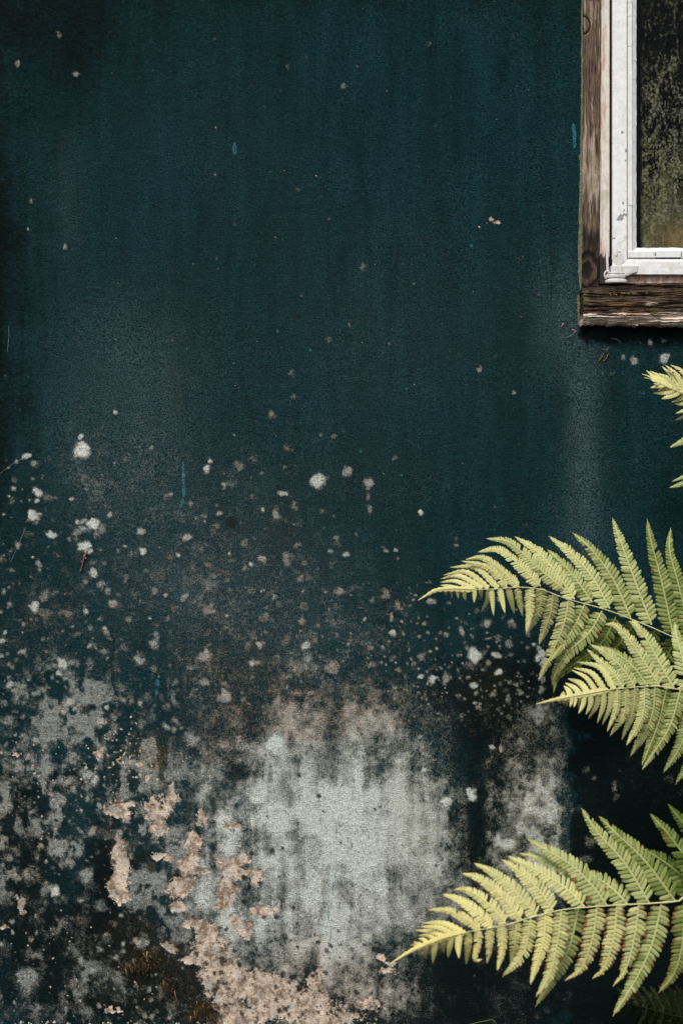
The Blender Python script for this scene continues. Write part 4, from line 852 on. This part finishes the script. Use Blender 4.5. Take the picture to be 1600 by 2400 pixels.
# ------------------------------------------------------------------ moss tufts
n = NT('dry_moss'); oc = n.obj(); t_, ru, mid, _ = n.attr('leaf')
cr_ = n.N('ShaderNodeValToRGB'); n.L(t_, cr_.inputs[0]); e = cr_.color_ramp.elements
e[0].color = (.009, .006, .004, 1); e[1].color = (.42, .29, .10, 1); k = cr_.color_ramp.elements.new(.5); k.color = (.13, .075, .018, 1)
MOSS = n.fin(n.bsdf(cr_.outputs[0], .7, .25))
def moss(label, blobs, count, seed):
    R = random.Random(seed); F = Frond(R); cx_, cy_ = blobs[0][0], blobs[0][1]
    for i in range(count):
        bl = R.choices(blobs, [b_[4] for b_ in blobs])[0]
        x = R.gauss(bl[0], bl[2] * .5); y = R.gauss(bl[1], bl[3] * .5)
        d = .004 + .016 * R.random() * math.exp(-((x - bl[0]) / bl[2]) ** 2)
        p = Vector(PX(x, y, d * R.random())); a = R.gauss(-.6, 1.1) ; ln = R.uniform(.006, .015)
        u = Vector((math.cos(a) * .8, -.45 - R.random() * .5, math.sin(a) * .8)).normalized(); dn = Vector((0, 0, -1))
        sd = u.cross(Vector((0, -1, 0))).normalized(); wd = R.uniform(.0006, .0015); rows = []
        for k in range(4):
            s_ = k / 3; c_ = p + u * ln * s_ + dn * ln * .35 * s_ * s_; e_ = sd * wd * (1 - s_ * .9); rows.append((c_ - e_, c_ + Vector((0, -.0003, 0)), c_ + e_))
        tn_ = min(1, max(0, R.gauss(.06, .10) + (.65 if R.random() < .06 else 0)))
        F.strip(rows, tn_, 0)
    # dark felted cushion under the shoots
    me = bpy.data.meshes.new('moss_tuft'); me.from_pydata(F.v, [], F.f); me.update(); set_col(me, 'leaf', np.array(F.a, dtype=np.float32))
    return tag(link('moss_tuft', me, MOSS), label, 'moss', 'dry moss tufts on the wall')
moss('larger brown-gold dry moss tuft on the stained lower left of the wall', [(338,2256,34,18,5), (392,2308,16,26,2), (315,2262,26,12,2), (350,2232,20,10,1)], 620, 1)
moss('smaller brown moss tuft lower down, near the bottom edge beside the tan plaster', [(475,2360,26,24,5), (498,2376,16,26,2), (452,2385,16,14,1)], 560, 2)

# ------------------------------------------------------------------ small things caught on the wall
n = NT('dry_stalk'); TW = n.fin(n.bsdf((.20, .085, .055), .7, .2))
m = MB(); m.tube([PX(206, 1290, .003), PX(202, 1300, .006), PX(197, 1312, .006), PX(195, 1322, .005), PX(190, 1338, .004)], [.0018, .0016, .0012, .0010, .0013], 6)
for a_, b_ in [(207, 1297), (198, 1303), (203, 1308), (193, 1316), (200, 1300), (190, 1337)]: m.lathe(a_, b_, .006, [(-3, .4), (-1.5, 1.6), (1, 2.0), (3, .5)], 7, 'z')
tag(m.build('seed_stalk', TW), 'thin reddish dry seed stalk stuck over a white lichen spot at the left', 'stalk')
n = NT('orange_bract'); OR = n.fin(n.bsdf((.20, .085, .030), .7, .2))
m = MB(); R = random.Random(3)
m.tube([PX(1401, 847, .003), PX(1408, 836, .005), PX(1413, 828, .005)], .0008, 5); m.tube([PX(1412, 849, .003), PX(1420, 838, .005), PX(1424, 829, .004)], .0008, 5)
for k in range(9):
    a_, b_ = (1402 + k * 1.4, 846 - k * 2.4) if k < 6 else (1414 + (k - 6) * 4, 846 - (k - 6) * 6); m.lathe(a_ + R.uniform(-2, 2), b_, .005, [(-1.8, .3), (-.6, 1.1), (.8, 1.2), (1.8, .3)], 7, 'z')
tag(m.build('dry_spray', OR), 'small orange-brown dry plant spray hanging on the wall just under the window sill', 'dry sprig')
n = NT('web_silk'); WEB = n.fin(n.bsdf((.42, .45, .45), .5, .3))
def web(label, st):
    m = MB(); m.tube([PX(*p) for p in st], .0002, 4)
    return tag(m.build('cobweb_strand', WEB), label, 'cobweb', 'cobweb strands on the wall')
web('pale cobweb thread slanting down from a white lichen spot near the left edge', [(61,1237,.003),(52,1262,.009),(40,1288,.007),(26,1318,.002)])
web('cobweb thread at the left edge linking three small white lichen spots', [(64,1070,.003),(40,1082,.006),(18,1097,.006),(-2,1114,.002)])
web('single faint short hair-like thread high on the left edge of the wall', [(22,765,.003),(23,790,.005),(21,808,.005),(19,824,.002)])
web('fine cobweb thread sagging on the wall under the left end of the rotten sill', [(1350, 775, .004), (1340, 784, .010), (1330, 790, .006), (1322, 792, .003)])
web('fine cobweb thread under the middle of the visible sill', [(1430, 793, .004), (1442, 797, .012), (1452, 801, .003)])

# straw bits lodged by the sill
n = NT('straw'); STRAW = n.fin(n.bsdf((.42, .28, .19), .7, .2))
for lb, a_, b_, cx2, cy2 in [('short straw bit on the wall left of the sill end, the upper of two', 1318, 757, 1314, 767), ('short straw bit on the wall left of the sill end, the lower of two', 1339, 772, 1348, 779)]:
    m = MB(); m.tube([PX(a_, b_, .003), PX((a_ + cx2) / 2, (b_ + cy2) / 2, .007), PX(cx2, cy2, .004)], [.0006, .0011, .0007], 6); tag(m.build('straw_bit', STRAW), lb, 'straw')
# litter caught behind the hinge
n = NT('litter'); f = n.noise(n.obj(), 90, 1, .5); LIT = n.fin(n.bsdf(n.mix(n.ramp(f, .4, .6), (.33, .12, .06), (.20, .17, .09)), .8, .2))
F = Frond(random.Random(5)); R = random.Random(12)
for k in range(46):
    x = R.gauss(1450, 32); y = 692 + R.gauss(0, 3) if k < 28 else 664 + R.uniform(-6, 6); x = x if k < 28 else R.uniform(1478, 1512)
    d = .036 if k < 28 else .004
    p = Vector(PX(x, y, d + .002)); a = R.uniform(0, 6.28); u = Vector((math.cos(a), -.35, .45 * math.sin(a))).normalized(); sd = Vector((0, 0, 1)).cross(u).normalized() * R.uniform(.0006, .002); ln = R.uniform(.004, .013)
    F.strip([(p - sd * .3, p, p + sd * .3), (p + u * ln * .5 - sd, p + u * ln * .5 + Vector((0, 0, .001)), p + u * ln * .5 + sd), (p + u * ln - sd * .1, p + u * ln, p + u * ln + sd * .1)], .5, 0)
me = bpy.data.meshes.new('litter'); me.from_pydata(F.v, [], F.f); me.update()
tag(link('leaf_litter', me, LIT), 'reddish needles and leaf crumbs caught on the sill under the hinge', 'leaf litter', kind='stuff')
# grass blade at the bottom
n = NT('grass_blade'); GR = n.fin(n.bsdf((.11, .19, .035), .5, .3))
F = Frond(random.Random(2))
bp = [Vector((1.17, -.10, -.01)), P3(1160, 2396, .10), P3(1135, 2393, .12), P3(1095, 2402, .14)]
path, ln = cr(bp, 16); F.strip([(p - Vector((0, .0004, .0019 * (1 - i / 17))), p, p + Vector((0, .0004, .0019 * (1 - i / 17)))) for i, p in enumerate(path)], .5, 0)
me = bpy.data.meshes.new('grass_blade'); me.from_pydata(F.v, [], F.f); me.update(); tag(link('grass_blade', me, GR), 'single bent green grass blade at the bottom edge below the lowest fern', 'grass blade')
